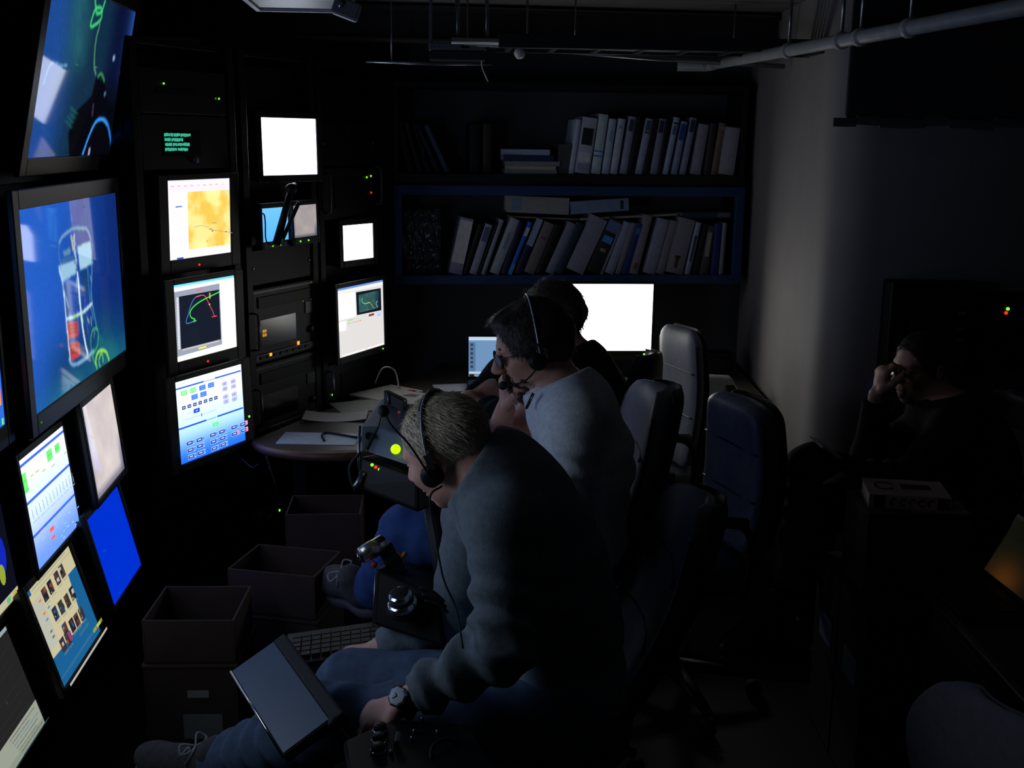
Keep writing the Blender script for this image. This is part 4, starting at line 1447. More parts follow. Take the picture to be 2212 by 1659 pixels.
def person(spec):
    """one continuous skin surface; clothes and hair are its children"""
    S_ = spec
    sp = [V3(p) for p in S_['spine']]
    f = unitv(S_['face_body'])
    hc, M = V3(S_['head']), frame(S_['hf'], S_['hu'])
    sc = S_.get('hs', 1.0)
    org = V3(sp[0][0], sp[0][1], S_.get('z0', 0))
    arms = S_['arms']
    legs = S_['legs']
    pts = sp + [hc]
    for a in arms:
        pts += list(a['j'])
    for g in legs:
        pts += list(g)
    lo, hi = bbox(pts, .22)
    fb = [(hc - .135 * sc, hc + .135 * sc)]
    for a in arms:
        if a.get('show', True):
            w_ = V3(a['j'][2])
            fb.append((w_ - .13, w_ + .13))
    F = Field(lo, hi, .014, S_.get('res', .0038), fb)
    neck = sp[-1]
    torso(F, sp, f, 0, S_['rads'], -.03, .05)
    F.chain([neck - unitv(sp[-1] - sp[-2]) * .03, hc + M @ (V3(-.028, 0, -.05) * sc)], [.062, .056], .03)
    for a in arms:
        j = [V3(p) for p in a['j']]
        F.chain([j[0], j[1], j[2]], [.052, .043, .028], .03)
        F.cone(j[0], sp[-2], .05, .08, .04)
        if a.get('show', True):
            hand(F, j[2], a['hd'], a['palm'], a['curl'], a.get('spread', 1), a['side'], a.get('hsc', 1.0), a.get('thumb'))
        else:
            F.ell(j[2] + unitv(j[2] - j[1]) * .06, (.05, .05, .05), None, .02)
    for g in legs:
        F.chain([V3(p) for p in g[:3]], [.085, .058, .04], .03)
    head_skin(F, hc, M, sc)
    v, q_ = F.mesh()
    root = mesh_obj('person', v, q_, S_['skin'], None, org)
    root.location = org
    tag(root, S_['label'], 'person')
    # upper garment
    tm, tw = S_['top']
    F = Field(lo, hi, S_.get('cres', .009))
    dsp = wrinkle(S_.get('wdir', (0, 0, 1)), 55, tw, S_.get('seed', 3))
    torso(F, sp, f, 0, S_['rads'], 0, .06, dsp)
    for a in arms:
        j = [V3(p) for p in a['j']]
        e_ = unitv(j[2] - j[1])
        F.cone(j[0], sp[-2], .075, .09, .05, disp=dsp)
        ad = wrinkle(j[1] - j[0], 90, tw * 1.2, 5, j[1], .16)
        F.cone(j[0], j[1], .078, .062, .035, disp=ad)
        fd = wrinkle(e_, 105, tw * 1.5, 8, j[1] + e_ * .10, .17)
        F.cone(j[1], j[2] - e_ * .005, .062, .044, .03, disp=fd)
        F.cone(j[2] - e_ * .035, j[2] - e_ * .008, .044, .041, .01)
    for a in arms:
        j = [V3(p) for p in a['j']]
        e_ = unitv(j[2] - j[1])
        cut_at = j[2] - e_ * a.get('cuff', .012)
        F.cut(cut_at, e_, lo=j[2] - .075, hi=j[2] + .075)
    nu = unitv(sp[-1] - sp[-2])
    nd = unitv(hc - sp[-1])
    F.cone(sp[-1] - nd * .06, sp[-1] + nd * .0, .082, .068, .03)
    F.cut(sp[-1] + nd * .012, nd, lo=sp[-1] - .13, hi=sp[-1] + .13)
    hem = sp[0] - unitv(sp[1] - sp[0]) * S_.get('hem', .03)
    F.cut(hem, -unitv(sp[1] - sp[0]) + f * .0)
    v, q_ = F.mesh()
    mesh_obj(S_.get('topname', 'sweatshirt'), v, q_, tm, root, org)
    # rib collar
    pn = unitv(nd)
    a1_ = unitv(np.cross(pn, (0.3, 1, 0.2)))
    a2_ = np.cross(pn, a1_)
    ring = [sp[-1] + pn * .010 + (a1_ * math.cos(t_) + a2_ * math.sin(t_)) * .066 - org for t_ in np.linspace(0, 2 * math.pi, 25)]
    MB().tube(ring, .009, 8, False).build('collar', tm, root)
    # trousers
    F = Field(lo, hi, S_.get('cres', .009) + .001)
    jm, jw = S_['jeans']
    M0 = frame(f, unitv(sp[1] - sp[0]))
    F.ell(sp[0], (S_['rads'][0][0] - .012, S_['rads'][0][1] - .012, .13), M0, .05)
    for gi, g in enumerate(legs):
        g = [V3(p) for p in g]
        d1 = wrinkle(g[1] - g[0], 60, jw, 11 + gi, g[1], .22)
        d2 = wrinkle(g[2] - g[1], 70, jw * 1.2, 14 + gi)
        F.cone(g[0], g[1], .105, .076, .05, disp=d1)
        F.cone(g[1], g[2], .074, .062, .04, disp=d2)
        e_ = unitv(g[2] - g[1])
        F.cut(g[2] + e_ * .01, e_, lo=g[2] - .1, hi=g[2] + .1)
    F.cut(sp[0] + unitv(sp[1] - sp[0]) * .06, unitv(sp[1] - sp[0]), lo=sp[0] - .2, hi=sp[0] + .22) if S_.get('waistcut', True) else None
    v, q_ = F.mesh()
    mesh_obj('trousers', v, q_, jm, root, org)
    return root, hc, M, sc, org
# ------------------------------------------------------------------ the four people
# -- man in the foreground, bent over, headset on
f1 = V3(-.95, .30, 0)
l1 = V3(-.30, -.95, 0)
sp1 = [pt(1215, 1500, 2.50), pt(1222, 1395, 2.50), pt(1182, 1235, 2.48), pt(1112, 1088, 2.46), pt(1030, 1010, 2.45)]
P1 = dict(label='man in grey-green sweatshirt and headset bent forward in the foreground', spine=sp1, face_body=f1,
          rads=[(.135, .175), (.125, .165), (.135, .185), (.115, .17), (.07, .09)],
          head=pt(966, 969, 2.45), hf=(-.80, .40, -.44), hu=(-.42, .05, .90), hs=1.0, skin=SKIN,
          arms=[dict(j=[pt(1092, 1135, 2.31), pt(1085, 1400, 2.27), pt(872, 1518, 2.28)], hd=pt(770, 1560, 2.30) - pt(872, 1518, 2.28), palm=(.05, .25, -1), curl=[35, 38, 40, 44], side=-1, cuff=.028),
                dict(j=[pt(1035, 1110, 2.66), pt(980, 1330, 2.74), pt(820, 1400, 2.78)], hd=(-1, .0, -.2), palm=(0, -.2, -1), curl=[30, 30, 34, 38], side=1)],
          legs=[[pt(1205, 1545, 2.41), pt(705, 1560, 2.42), pt(478, 1650, 2.72), pt(360, 1640, 2.86)], [pt(1185, 1500, 2.60), pt(760, 1475, 2.72), pt(640, 1690, 2.92), pt(560, 1690, 3.0)]],
          top=(FLEECE, .011), jeans=(JEANS, .011), topname='sweatshirt', wdir=(.3, .1, 1), seed=4, hem=.02, res=.0034, cres=.0075)
per1, h1, M1_, s1, o1 = person(P1)


def HP(h, M, s, x, y, z):
    return h + M @ (V3(x, y, z) * s)


v, q_ = hair_cap(h1, M1_, s1, .0055, [((.056, 0, .050), (1, 0, -.50)), ((0.0, 0, -.022), (.55, 0, -1)), ((-.05, 0, -.050), (0, 0, -1))], .0018, 2, .0035)
mesh_obj('hair', v, q_, HAIRB, per1, o1)
strands('hair_tufts', v, q_, lambda p: np.ones(len(p), bool), lambda p: np.tile(M1_ @ V3(-.55, 0, -.75), (len(p), 1)), .016, 5200, .0007, HAIRB, per1, o1, .30, 3)

# -- man with glasses and beard, second seat
sp2 = [pt(1240, 1190, 3.08), pt(1255, 1090, 3.08), pt(1262, 985, 3.07), pt(1235, 885, 3.06), pt(1190, 838, 3.05)]
f2 = V3(-.97, .1, 0)
P2 = dict(label='bearded man with glasses in a light grey sweater looking down, second seat', spine=sp2, face_body=f2,
          rads=[(.13, .17), (.125, .165), (.135, .18), (.11, .165), (.068, .085)],
          head=pt(1151, 748, 3.05), hf=(-.94, -.12, -.30), hu=(-.28, 0, .95), hs=1.02, skin=SKIN2,
          arms=[dict(j=[pt(1240, 905, 2.90), pt(1205, 1110, 2.86), pt(1030, 1120, 2.98)], hd=(-1, .2, 0), palm=(0, 0, -1), curl=[30] * 4, side=-1, show=False),
                dict(j=[pt(1170, 890, 3.22), pt(1062, 985, 3.20), pt(1092, 885, 3.12)], hd=(-.02, -.05, 1), palm=(.9, .2, 0), curl=[52, 56, 60, 62], side=1, cuff=.07)],
          legs=[[pt(1190, 1195, 2.99), pt(885, 1150, 3.10), pt(806, 1280, 3.42), pt(690, 1262, 3.5)], [pt(1190, 1185, 3.2), pt(900, 1230, 3.32), V3(-.30, 3.36, .10), V3(-.5, 3.4, .05)]],
          top=(KNIT, .009), jeans=(JEANS2, .008), topname='sweater', wdir=(.7, 0, 1), seed=9, hem=.02, res=.0042, cres=.008)
per2, h2, M2_, s2, o2 = person(P2)
v, q_ = hair_cap(h2, M2_, s2, .014, [((.080, 0, .062), (1, 0, -.35)), ((.0, 0, -.030), (.6, 0, -1)), ((-.05, 0, -.060), (0, 0, -1))], .004, 5, .004, extra=[((.06, 0, .085), (.035, .05, .022)), ((-.07, 0, -.01), (.04, .06, .05))])
mesh_obj('hair', v, q_, HAIRD, per2, o2)
strands('hair_tufts', v, q_, lambda p: np.ones(len(p), bool), lambda p: np.tile(M2_ @ V3(.2, 0, -.8), (len(p), 1)), .016, 3600, .0009, HAIRD, per2, o2, .35, 6)
# beard
F = Field(h2 - .16, h2 + .16, .004)
rb = np.random.default_rng(4)
bd = lambda X, Y, Z, t: .0022 * (np.sin(X * 260 + Z * 90) + np.sin(Y * 240 - Z * 200) + np.sin(Z * 310 + X * 80))
F.ell(HP(h2, M2_, s2, .024, 0, -.076), V3(.068, .063, .052) * s2, M2_, .02, disp=bd)
F.ell(HP(h2, M2_, s2, .066, 0, -.104), V3(.030, .032, .032) * s2, M2_, .03, disp=bd)
F.ell(HP(h2, M2_, s2, .092, 0, -.055), V3(.010, .028, .007) * s2, M2_, .01, disp=bd)
F.cut(HP(h2, M2_, s2, .02, 0, -.050), M2_ @ V3(-.35, 0, 1))
F.ell(HP(h2, M2_, s2, .101, 0, -.071), V3(.02, .022, .008) * s2, M2_, .004, 'sub')
v, q_ = F.mesh()
mesh_obj('beard', v, q_, BEARD, per2, o2)
strands('beard_hair', v, q_, lambda p: np.ones(len(p), bool), lambda p: np.tile(M2_ @ V3(.3, 0, -.9), (len(p), 1)), .012, 2200, .0007, BEARD, per2, o2, .3, 8)
for s_ in (-1, 1):
    MB().tube([HP(h2, M2_, s2, .086, s_ * .014, .020) - o2, HP(h2, M2_, s2, .088, s_ * .032, .0255) - o2, HP(h2, M2_, s2, .074, s_ * .050, .020) - o2], [.003, .0045, .002], 8).build('eyebrow', HAIRD, per2)
    MB().tube([HP(h1, M1_, s1, .086, s_ * .014, .020) - o1, HP(h1, M1_, s1, .088, s_ * .032, .0255) - o1, HP(h1, M1_, s1, .074, s_ * .050, .020) - o1], [.002, .0035, .0015], 8).build('eyebrow', HAIRB, per1)

# -- third person, mostly behind the bearded man
sp3 = [pt(1300, 1010, 4.02), pt(1300, 940, 4.01), pt(1285, 870, 4.0), pt(1255, 800, 3.98), pt(1225, 765, 3.97)]
P3 = dict(label='person in dark clothes behind the bearded man, chin propped on one hand', spine=sp3, face_body=V3(-.95, .3, 0),
          rads=[(.13, .16), (.12, .155), (.125, .17), (.105, .155), (.065, .08)],
          head=pt(1190, 688, 3.97), hf=(-.93, .3, -.22), hu=(-.2, 0, .97), hs=1.0, skin=SKIN2,
          arms=[dict(j=[pt(1232, 815, 3.82), pt(1130, 905, 3.72), pt(1040, 880, 3.85)], hd=(-1, .3, 0), palm=(0, 0, -1), curl=[20] * 4, side=-1, show=False),
                dict(j=[pt(1160, 830, 4.0), pt(1020, 885, 3.95), pt(1096, 778, 3.96)], hd=(.6, 0, .8), palm=(.7, .1, -.4), curl=[50, 54, 56, 60], side=1, cuff=.02, show=False)],
          legs=[[pt(1270, 1015, 3.9), pt(1060, 1010, 3.95), V3(-.16, 3.90, .10), V3(-.35, 3.9, .05)], [pt(1250, 1005, 4.12), pt(1050, 990, 4.15), V3(-.17, 4.14, .10), V3(-.36, 4.1, .05)]],
          top=(DARKCL, .006), jeans=(DARKCL, .006), topname='jacket', seed=12, hem=.02, res=.006, cres=.011)
per3, h3, M3_, s3, o3 = person(P3)
v, q_ = hair_cap(h3, M3_, s3, .018, [((.085, 0, .055), (1, 0, -.35)), ((.0, 0, -.045), (.6, 0, -1)), ((-.05, 0, -.075), (0, 0, -1))], .005, 9, .005, extra=[((-.08, 0, .0), (.04, .06, .06))])
mesh_obj('hair', v, q_, HAIRD, per3, o3)
strands('hair_tufts', v, q_, lambda p: np.ones(len(p), bool), lambda p: np.tile(M3_ @ V3(-.4, 0, -.8), (len(p), 1)), .03, 1500, .0011, HAIRD, per3, o3, .3, 10)

# -- man in the dark on the right, hand raised to his glasses
sp4 = [pt(2105, 1120, 3.86), pt(2110, 1050, 3.86), pt(2095, 975, 3.86), pt(2050, 905, 3.87), pt(2012, 868, 3.88)]
P4 = dict(label='man in black with glasses sitting in the dark, raising a hand to his face', spine=sp4, face_body=V3(-.95, -.25, 0),
          rads=[(.135, .175), (.13, .17), (.135, .18), (.115, .165), (.07, .085)],
          head=pt(1992, 790, 3.88), hf=(-.93, -.33, -.12), hu=(-.10, -.05, .99), hs=1.0, skin=SKIN2,
          arms=[dict(j=[pt(2060, 930, 3.72), pt(1965, 1035, 3.66), pt(1830, 1020, 3.72)], hd=(-1, 0, .1), palm=(0, 0, -1), curl=[25] * 4, side=-1, cuff=.012),
                dict(j=[pt(2000, 925, 4.02), pt(1880, 985, 3.88), pt(1895, 852, 3.78)], hd=(.16, .03, 1), palm=(.9, .1, -.1), curl=[38, 46, 54, 60], side=1, cuff=.02, thumb=(.8, -.2, .6))],
          legs=[[pt(2060, 1130, 3.78), pt(1752, 1010, 3.74), pt(1712, 1290, 3.70), pt(1655, 1375, 3.64)], [pt(2050, 1125, 3.98), pt(1770, 1090, 3.98), V3(1.10, 3.93, .10), V3(.9, 3.9, .05)]],
          top=(BLACKCL, .006), jeans=(mul_mat('dark_brown_trousers', (58, 48, 44), .9, .2, 40, bump=.3, bscale=400), .006), topname='pullover', seed=15, hem=.02, res=.0045, cres=.010)
per4, h4, M4_, s4, o4 = person(P4)
v, q_ = hair_cap(h4, M4_, s4, .006, [((.070, 0, .062), (1, 0, -.45)), ((.0, 0, -.025), (.6, 0, -1)), ((-.05, 0, -.055), (0, 0, -1))], .003, 19, .0045)
mesh_obj('hair', v, q_, HAIRD, per4, o4)
strands('hair_tufts', v, q_, lambda p: np.ones(len(p), bool), lambda p: np.tile(M4_ @ V3(.3, 0, -.8), (len(p), 1)), .014, 1800, .0010, HAIRD, per4, o4, .35, 21)

# -- shoes
SUEDE = mat('dark_suede', (80, 80, 80), .9, 0, .2, 60, bump=.3, bscale=400)
SOLE = mat('grey_rubber_sole', (92, 94, 100), .8, 0, .1, 60)
LACE = mat('pale_shoe_lace', (176, 178, 180), .8, 0, .1, 90)
a_, t_ = pt(818, 1316, 3.40), pt(818, 1316, 3.40) + V3(-.60, .78, -.06)
shoe('shoe', per2, a_, a_ + unitv(t_ - a_) * .285, (-.15, -.55, .8), SUEDE, SOLE, LACE, .105, o2)
a_ = V3(-.27, 3.36, .013)
shoe('shoe', per2, a_, a_ + unitv(V3(-1, .2, -.1)) * .28, (0, 0, 1), SUEDE, SOLE, LACE, .1, o2)
a_ = V3(P1['legs'][0][2]) + V3(.03, -.02, -.09)
shoe('shoe', per1, a_, a_ + unitv(V3(-.9, .42, .05)) * .285, (.1, -.1, 1), SUEDE, SOLE, LACE, .1, o1)
a_ = V3(P1['legs'][1][2]) + V3(.03, 0, -.09)
shoe('shoe', per1, a_, a_ + unitv(V3(-.95, .3, 0)) * .285, (0, 0, 1), SUEDE, SOLE, LACE, .1, o1)
a_ = V3(P4['legs'][0][2]) + V3(.02, 0, -.09)
shoe('shoe', per4, a_, a_ + unitv(V3(-.85, -.3, -.35)) * .28, (-.3, -.1, .9), mat('black_leather_shoe', (34, 32, 32), .4, 0, .1, 40), RUBBER, RUBBER, .1, o4, False)
a_ = V3(P4['legs'][1][2]) + V3(.02, 0, -.09)
shoe('shoe', per4, a_, a_ + unitv(V3(-.9, -.2, 0)) * .28, (0, 0, 1), mat('black_leather_shoe', (34, 32, 32), .4), RUBBER, RUBBER, .1, o4, False)
for g, per, o in ((P3['legs'][0], per3, o3), (P3['legs'][1], per3, o3)):
    a_ = V3(g[2]) + V3(.02, 0, -.09)
    shoe('shoe', per, a_, a_ + V3(-.27, .08, 0), (0, 0, 1), mat('black_leather_shoe', (34, 32, 32), .4), RUBBER, RUBBER, .1, o, False)


# -- headsets, glasses, watch
def headset(label, h, M, s, mic_pts, side=1, cable=None, band_lift=.012, band_x=-.004, band_s=-.02):
    o = HP(h, M, s, 0, 0, 0)
    t = thing('headset', label, 'headset', tuple(o))
    L = lambda x, y, z: HP(h, M, s, x, y, z) - o
    arc = []
    for k in range(17):
        a = math.pi * k / 16
        arc.append(L(band_x + band_s * math.sin(a), (.088 + band_lift * .4) * math.cos(a) * side, -.005 + (.121 + band_lift) * math.sin(a)))
    MB().tube(arc, .0075, 8, flat=.35).build('headband', mat('satin_metal_band', (205, 212, 220), .35, .35, .05, 30), t)
    MB().tube([L(band_x + band_s * math.sin(a), (.086 + band_lift * .4) * math.cos(a) * side, -.005 + (.117 + band_lift) * math.sin(a)) for a in np.linspace(1.0, 2.15, 10)], .010, 8, flat=.6).build('head_pad', RUBBER, t)
    for sd in (1, -1):
        ax = M @ V3(0, sd, 0)
        cp = MB().lathe([(.020, 0), (.024, .004), (.024, .014), (.020, .018), (.011, .021)], L(.006, sd * .084, -.026), ax, 20).build('ear_cup', BLACKPL, t)
        MB().lathe([(.020, -.008), (.025, -.004), (.025, .004), (.020, .006)], L(.006, sd * .082, -.026), ax, 20).build('ear_cushion', RUBBER, cp)
        MB().box(L(-.010, sd * .098, .004), (.012, .006, .035), Matrix(M.tolist())).build('band_slider', STEEL, t)
    MB().tube(catmull([p - o for p in mic_pts], 6), .0022, 8).build('microphone_boom', BLACKPL, t)
    mp = mic_pts[-1] - o
    MB().lathe([(.002, -.014), (.010, -.009), (.0125, 0), (.010, .009), (.002, .014)], mp, unitv(mic_pts[-1] - mic_pts[-2]), 14).build('foam_microphone', RUBBER, t)
    if cable is not None:
        MB().tube(catmull([p - o for p in cable], 6), .0022, 6).build('cable', RUBBER, t)
    return t


headset('silver-banded headset with raised microphone boom on the foreground man', h1, M1_, s1,
        [HP(h1, M1_, s1, .0, .104, -.028), pt(885, 962, 2.345), pt(845, 918, 2.35), pt(829, 888, 2.36)], 1,
        [HP(h1, M1_, s1, -.012, .100, -.052), pt(929, 1075, 2.34), pt(941, 1160, 2.32), pt(958, 1250, 2.30), pt(985, 1315, 2.28), pt(1000, 1400, 2.2)])
headset('black headset with microphone at the mouth of the bearded man', h2, M2_, s2,
        [HP(h2, M2_, s2, .0, .100, -.03), HP(h2, M2_, s2, .05, .092, -.062), HP(h2, M2_, s2, .095, .052, -.070), HP(h2, M2_, s2, .108, .03, -.070)], 1, None, .018)


def glasses(label, h, M, s):
    o = HP(h, M, s, .09, 0, 0)
    t = thing('glasses', label, 'glasses', tuple(o))
    L = lambda x, y, z: HP(h, M, s, x, y, z) - o
    WIRE = mat('thin_metal_wire', (60, 62, 66), .3, .8, .05, 30)
    for sd in (-1, 1):
        ring = [L(.101 - .006 * math.cos(a) * 1, sd * (.034 + .024 * math.cos(a)), -.004 + .018 * math.sin(a)) for a in np.linspace(0, 2 * math.pi, 25)]
        rm = MB().tube(ring, .0014, 6, False).build('lens_rim', WIRE, t)
        n_ = 20
        lens = [L(.1012 - .006 * math.cos(a), sd * (.034 + .0235 * math.cos(a)), -.004 + .0175 * math.sin(a)) for a in np.linspace(0, 2 * math.pi, n_, endpoint=False)]
        back = [p_ - M @ V3(.0016, 0, 0) for p_ in lens]
        MB().add(lens + back, [tuple(range(n_)), tuple(reversed(range(n_, 2 * n_)))] + [(i, n_ + i, n_ + (i + 1) % n_, (i + 1) % n_) for i in range(n_)]).build('lens', mat('clear_lens', (235, 240, 245), .03, 0, 0, spec=.5, trans=1.0), rm)
        MB().tube([L(.095, sd * .058, .004), L(.05, sd * .073, .004), L(-.01, sd * .080, .006), L(-.025, sd * .081, -.015)], .0016, 6).build('temple', WIRE, t)
    MB().tube([L(.097, -.011, .0), L(.106, 0, .004), L(.097, .011, .0)], .0015, 6).build('bridge', WIRE, t)
    return t


glasses('thin wire glasses on the bearded man in the second seat', h2, M2_, s2)
glasses('dark wire glasses on the man in the dark on the right', h4, M4_, s4)

# watch on the foreground man's left wrist
ja = P1['arms'][0]['j']
e_ = unitv(ja[2] - ja[1])
wc_ = ja[2] - e_ * .004
wn = unitv(V3(-.5, -.7, .55) - e_ * (V3(-.5, -.7, .55) @ e_))
ws = np.cross(e_, wn)
wt = thing('wristwatch', 'chunky wristwatch with a pale octagonal face on the foreground man', 'watch', tuple(wc_))
strap = [(wn * math.cos(a) * .031 + ws * math.sin(a) * .034) for a in np.linspace(0, 2 * math.pi, 29)]
MB().tube(strap, .010, 8, False, flat=.30).build('strap', RUBBER, wt)
cs_ = MB().lathe([(.020, .0), (.022, .004), (.022, .009), (.0185, .012)], wn * .029, wn, 8, False).build('watch_case', STEEL, wt)
MB().lathe([(.0165, 0), (.0165, .0012), (.010, .0018)], wn * .0415, wn, 8, False).build('watch_face', mat('pale_watch_face', (214, 222, 238), .3, 0, .05, 60), cs_)
MB().tube([wn * .044, wn * .0435 + e_ * .010], .0008, 5).build('watch_hand', BLACKPL, cs_)
MB().tube([wn * .044, wn * .0435 + ws * .007], .0008, 5).build('watch_hand', BLACKPL, cs_)
# pen clipped in the collar of the second man
pn0, pn1 = pt(1152, 850, 2.92), pt(1136, 884, 2.93)
pn = thing('pen', 'black pen hooked in the light grey sweater collar', 'pen', tuple(pn0))
MB().tube([(0, 0, 0), tuple((pn1 - pn0) * .9), tuple(pn1 - pn0)], [.0042, .0040, .0015], 8).build('barrel', RUBBER, pn)
MB().tube([(0, -.005, 0), tuple((pn1 - pn0) * .45 + V3(0, -.005, 0))], .0012, 6).build('clip', CHROME, pn)

# footrest under the foreground man's feet
fa, fb = V3(P1['legs'][0][2]), V3(P1['legs'][1][2])
zt = min(fa[2], fb[2]) - .09 - .014
fo = thing('footrest', 'black box footrest under the feet of the foreground man', 'footrest', (float((fa[0] + fb[0]) / 2 - .08), float((fa[1] + fb[1]) / 2 + .02), 0))
MB().box((0, 0, zt / 2 - .006), (.42, .46, zt - .02)).build('footrest_body', BLACKPL, fo, bev=.006)
MB().box((0, 0, zt - .008), (.44, .48, .016)).build('tread_plate', RUBBER, fo, bev=.004)
# ------------------------------------------------------------------ chairs
LEATHER = mat('black_leather', (40, 42, 46), .38, 0, .15, 30, bump=.15, bscale=160, spec=.5)
LEATHERG = mat('grey_leather', (126, 130, 138), .45, 0, .1, 30, bump=.12, bscale=160, spec=.45)
GREYSHELL = mat('grey_chair_fabric', (132, 126, 138), .85, 0, .1, 60, bump=.2, bscale=400)


def loft(rings, cap=True):
    n = len(rings[0])
    vs = [p for r_ in rings for p in r_]
    fs = [(i * n + k, i * n + (k + 1) % n, (i + 1) * n + (k + 1) % n, (i + 1) * n + k) for i in range(len(rings) - 1) for k in range(n)]
    if cap:
        fs += [tuple(reversed(range(n))), tuple((len(rings) - 1) * n + k for k in range(n))]
    return MB().add(vs, fs, True)


def sup(t, e):
    return math.copysign(abs(t) ** e, t)


def chair(label, pos, facing, seat_z, top_z, lean, back_x=-.22, w=.25, thick=.05, leather=None, front=None, arms=True, piping=True, group='swivel chairs', wrap=.05, topw=.72, seat_w=None, name='office_chair'):
    L = leather or LEATHER
    fx = front or L
    t = thing(name, label, 'chair', (pos[0], pos[1], 0), (0, 0, math.atan2(facing[1], facing[0])), group)
    # backrest: front cushion and rear shell
    z0, N, K = seat_z + .02, 30, 28

    def prof(v):
        z_ = z0 + (top_z - z0) * v
        x_ = back_x - math.tan(R(lean)) * (z_ - z0) - .02 * math.sin(v * math.pi * 1.2)
        e_ = min(1, v / .08, (1 - v) / .10)
        e_ = math.sqrt(max(0.004, 1 - (1 - e_) ** 2))
        w_ = w * (.90 + .10 * math.sin(v * 2.6)) * (1 - (1 - topw) * max(0, (v - .55) / .45) ** 2) * (.55 + .45 * e_)
        return x_, z_, w_, e_
    rf, rb_ = [], []
    for i in range(N + 1):
        x_, z_, w_, e_ = prof(.5 - .5 * math.cos(math.pi * i / N))
        a, b = [], []
        for k in range(K):
            th_ = 2 * math.pi * k / K
            u, s_ = sup(math.cos(th_), .55), sup(math.sin(th_), .7)
            bend = wrap * u * u
            a.append((x_ + bend + s_ * thick * e_ * .8 + .0, u * w_, z_))
            b.append((x_ + bend - thick * .75 + s_ * .012 * e_, u * w_ * 1.02, z_ + .002))
        rf.append(a)
        rb_.append(b)
    bo = loft(rf).build('backrest', fx, t)
    loft(rb_).build('back_shell', BLACKPL if name == 'office_chair' else L, bo)
    if piping:
        for sg in (-1, 1):
            MB().tube([(prof(i / N)[0] + wrap + thick * .28, sg * prof(i / N)[2] * .985, prof(i / N)[1]) for i in range(3, N - 2)], .0055, 6).build('piping', L, bo)
        for v in (.38, .70):
            x_, z_, w_, e_ = prof(v)
            MB().tube([(x_ + wrap * u * u + thick * .80 * (1 - .35 * u * u), u * w_ * .9, z_) for u in np.linspace(-1, 1, 13)], .004, 6).build('seam', L, bo)
    # seat
    sw = seat_w or w
    rs = []
    for i in range(9):
        v = i / 8
        e_ = math.sqrt(max(.0, 1 - (2 * v - 1) ** 2)) ** .5 if 0 < v < 1 else .55
        rs.append([(.02 + .25 * sup(math.cos(2 * math.pi * k / 28), .45) * (.86 + .14 * e_), sw * sup(math.sin(2 * math.pi * k / 28), .45) * (.86 + .14 * e_), seat_z - .085 + .095 * v) for k in range(28)])
    loft(rs).build('seat', fx, t)
    MB().box((.0, 0, seat_z - .095), (.3, .3, .03)).build('seat_plate', BLACKPL, t, bev=.005)
    MB().tube([(back_x + .14, 0, seat_z - .09), (back_x - .03, 0, seat_z - .07), (back_x - .05, 0, z0 + .12)], .022, 10).build('back_bracket', BLACKPL, t)
    MB().tube([(0, 0, seat_z - .1), (0, 0, .3)], .022, 14).tube([(0, 0, .32), (0, 0, .10)], .03, 14).build('gas_column', STEEL, t)
    ba = MB()
    for k in range(5):
        a = 2 * math.pi * k / 5 + .3
        ba.tube([(0, 0, .115), (.15 * math.cos(a), .15 * math.sin(a), .10), (.29 * math.cos(a), .29 * math.sin(a), .075)], [.034, .026, .018], 10, flat=.7)
        MB().lathe([(.012, -.022), (.027, -.020), (.028, 0), (.027, .020), (.012, .022)], (.29 * math.cos(a), .29 * math.sin(a), .028), (-math.sin(a), math.cos(a), 0), 14).build('caster', RUBBER, t)
    ba.build('star_base', BLACKPL, t)
    if arms:
        for sg in (-1, 1):
            y_ = sg * (sw + .05)
            am = MB().tube(catmull([(-.12, y_, seat_z - .08), (-.14, y_ * 1.05, seat_z + .06), (-.10, y_ * 1.06, seat_z + .17), (.06, y_ * 1.06, seat_z + .185), (.17, y_ * 1.05, seat_z + .14), (.16, y_ * 1.02, seat_z - .02), (.10, y_, seat_z - .08)], 5), .014, 8).build('armrest', BLACKPL, t)
            MB().tube(catmull([(-.11, y_ * 1.06, seat_z + .185), (.02, y_ * 1.06, seat_z + .20), (.14, y_ * 1.06, seat_z + .175)], 5), .022, 10, flat=.7).build('arm_pad', L, am)
    return t


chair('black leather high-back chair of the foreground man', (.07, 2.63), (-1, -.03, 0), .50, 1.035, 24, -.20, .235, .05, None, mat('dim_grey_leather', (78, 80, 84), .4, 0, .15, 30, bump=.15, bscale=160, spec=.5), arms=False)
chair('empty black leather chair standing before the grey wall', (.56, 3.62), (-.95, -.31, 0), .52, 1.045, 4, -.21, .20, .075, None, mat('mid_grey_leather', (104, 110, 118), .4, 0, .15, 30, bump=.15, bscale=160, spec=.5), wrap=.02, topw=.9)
chair('grey leather chair of the bearded man', (.105, 3.16), (-1, -.10, 0), .60, 1.19, 19, -.16, .22, .055, LEATHER, LEATHERG, arms=False)
chair('empty grey leather chair in front of the wide white monitor', (.54, 4.62), (-.94, -.34, 0), .52, 1.12, 3, -.17, .17, .045, LEATHER, LEATHERG, wrap=.015, topw=.95)
chair('black chair of the person propping the chin', (.20, 4.10), (-.95, .30, 0), .50, 1.135, 10, -.23, .23, .03, BLACKPL, DARKGREY, arms=True, piping=False, wrap=.05, topw=.6)
chair('black chair of the man in the dark on the right', (1.60, 3.86), (-.95, -.25, 0), .52, 1.02, 8, -.22, .24, .05)
chair('light grey shell chair at the lower right corner', (1.17, 2.10), (.86, .5, 0), .46, .835, 10, -.20, .235, .022, GREYSHELL, GREYSHELL, arms=False, piping=False, wrap=.03, topw=.6, name='side_chair', group=None)

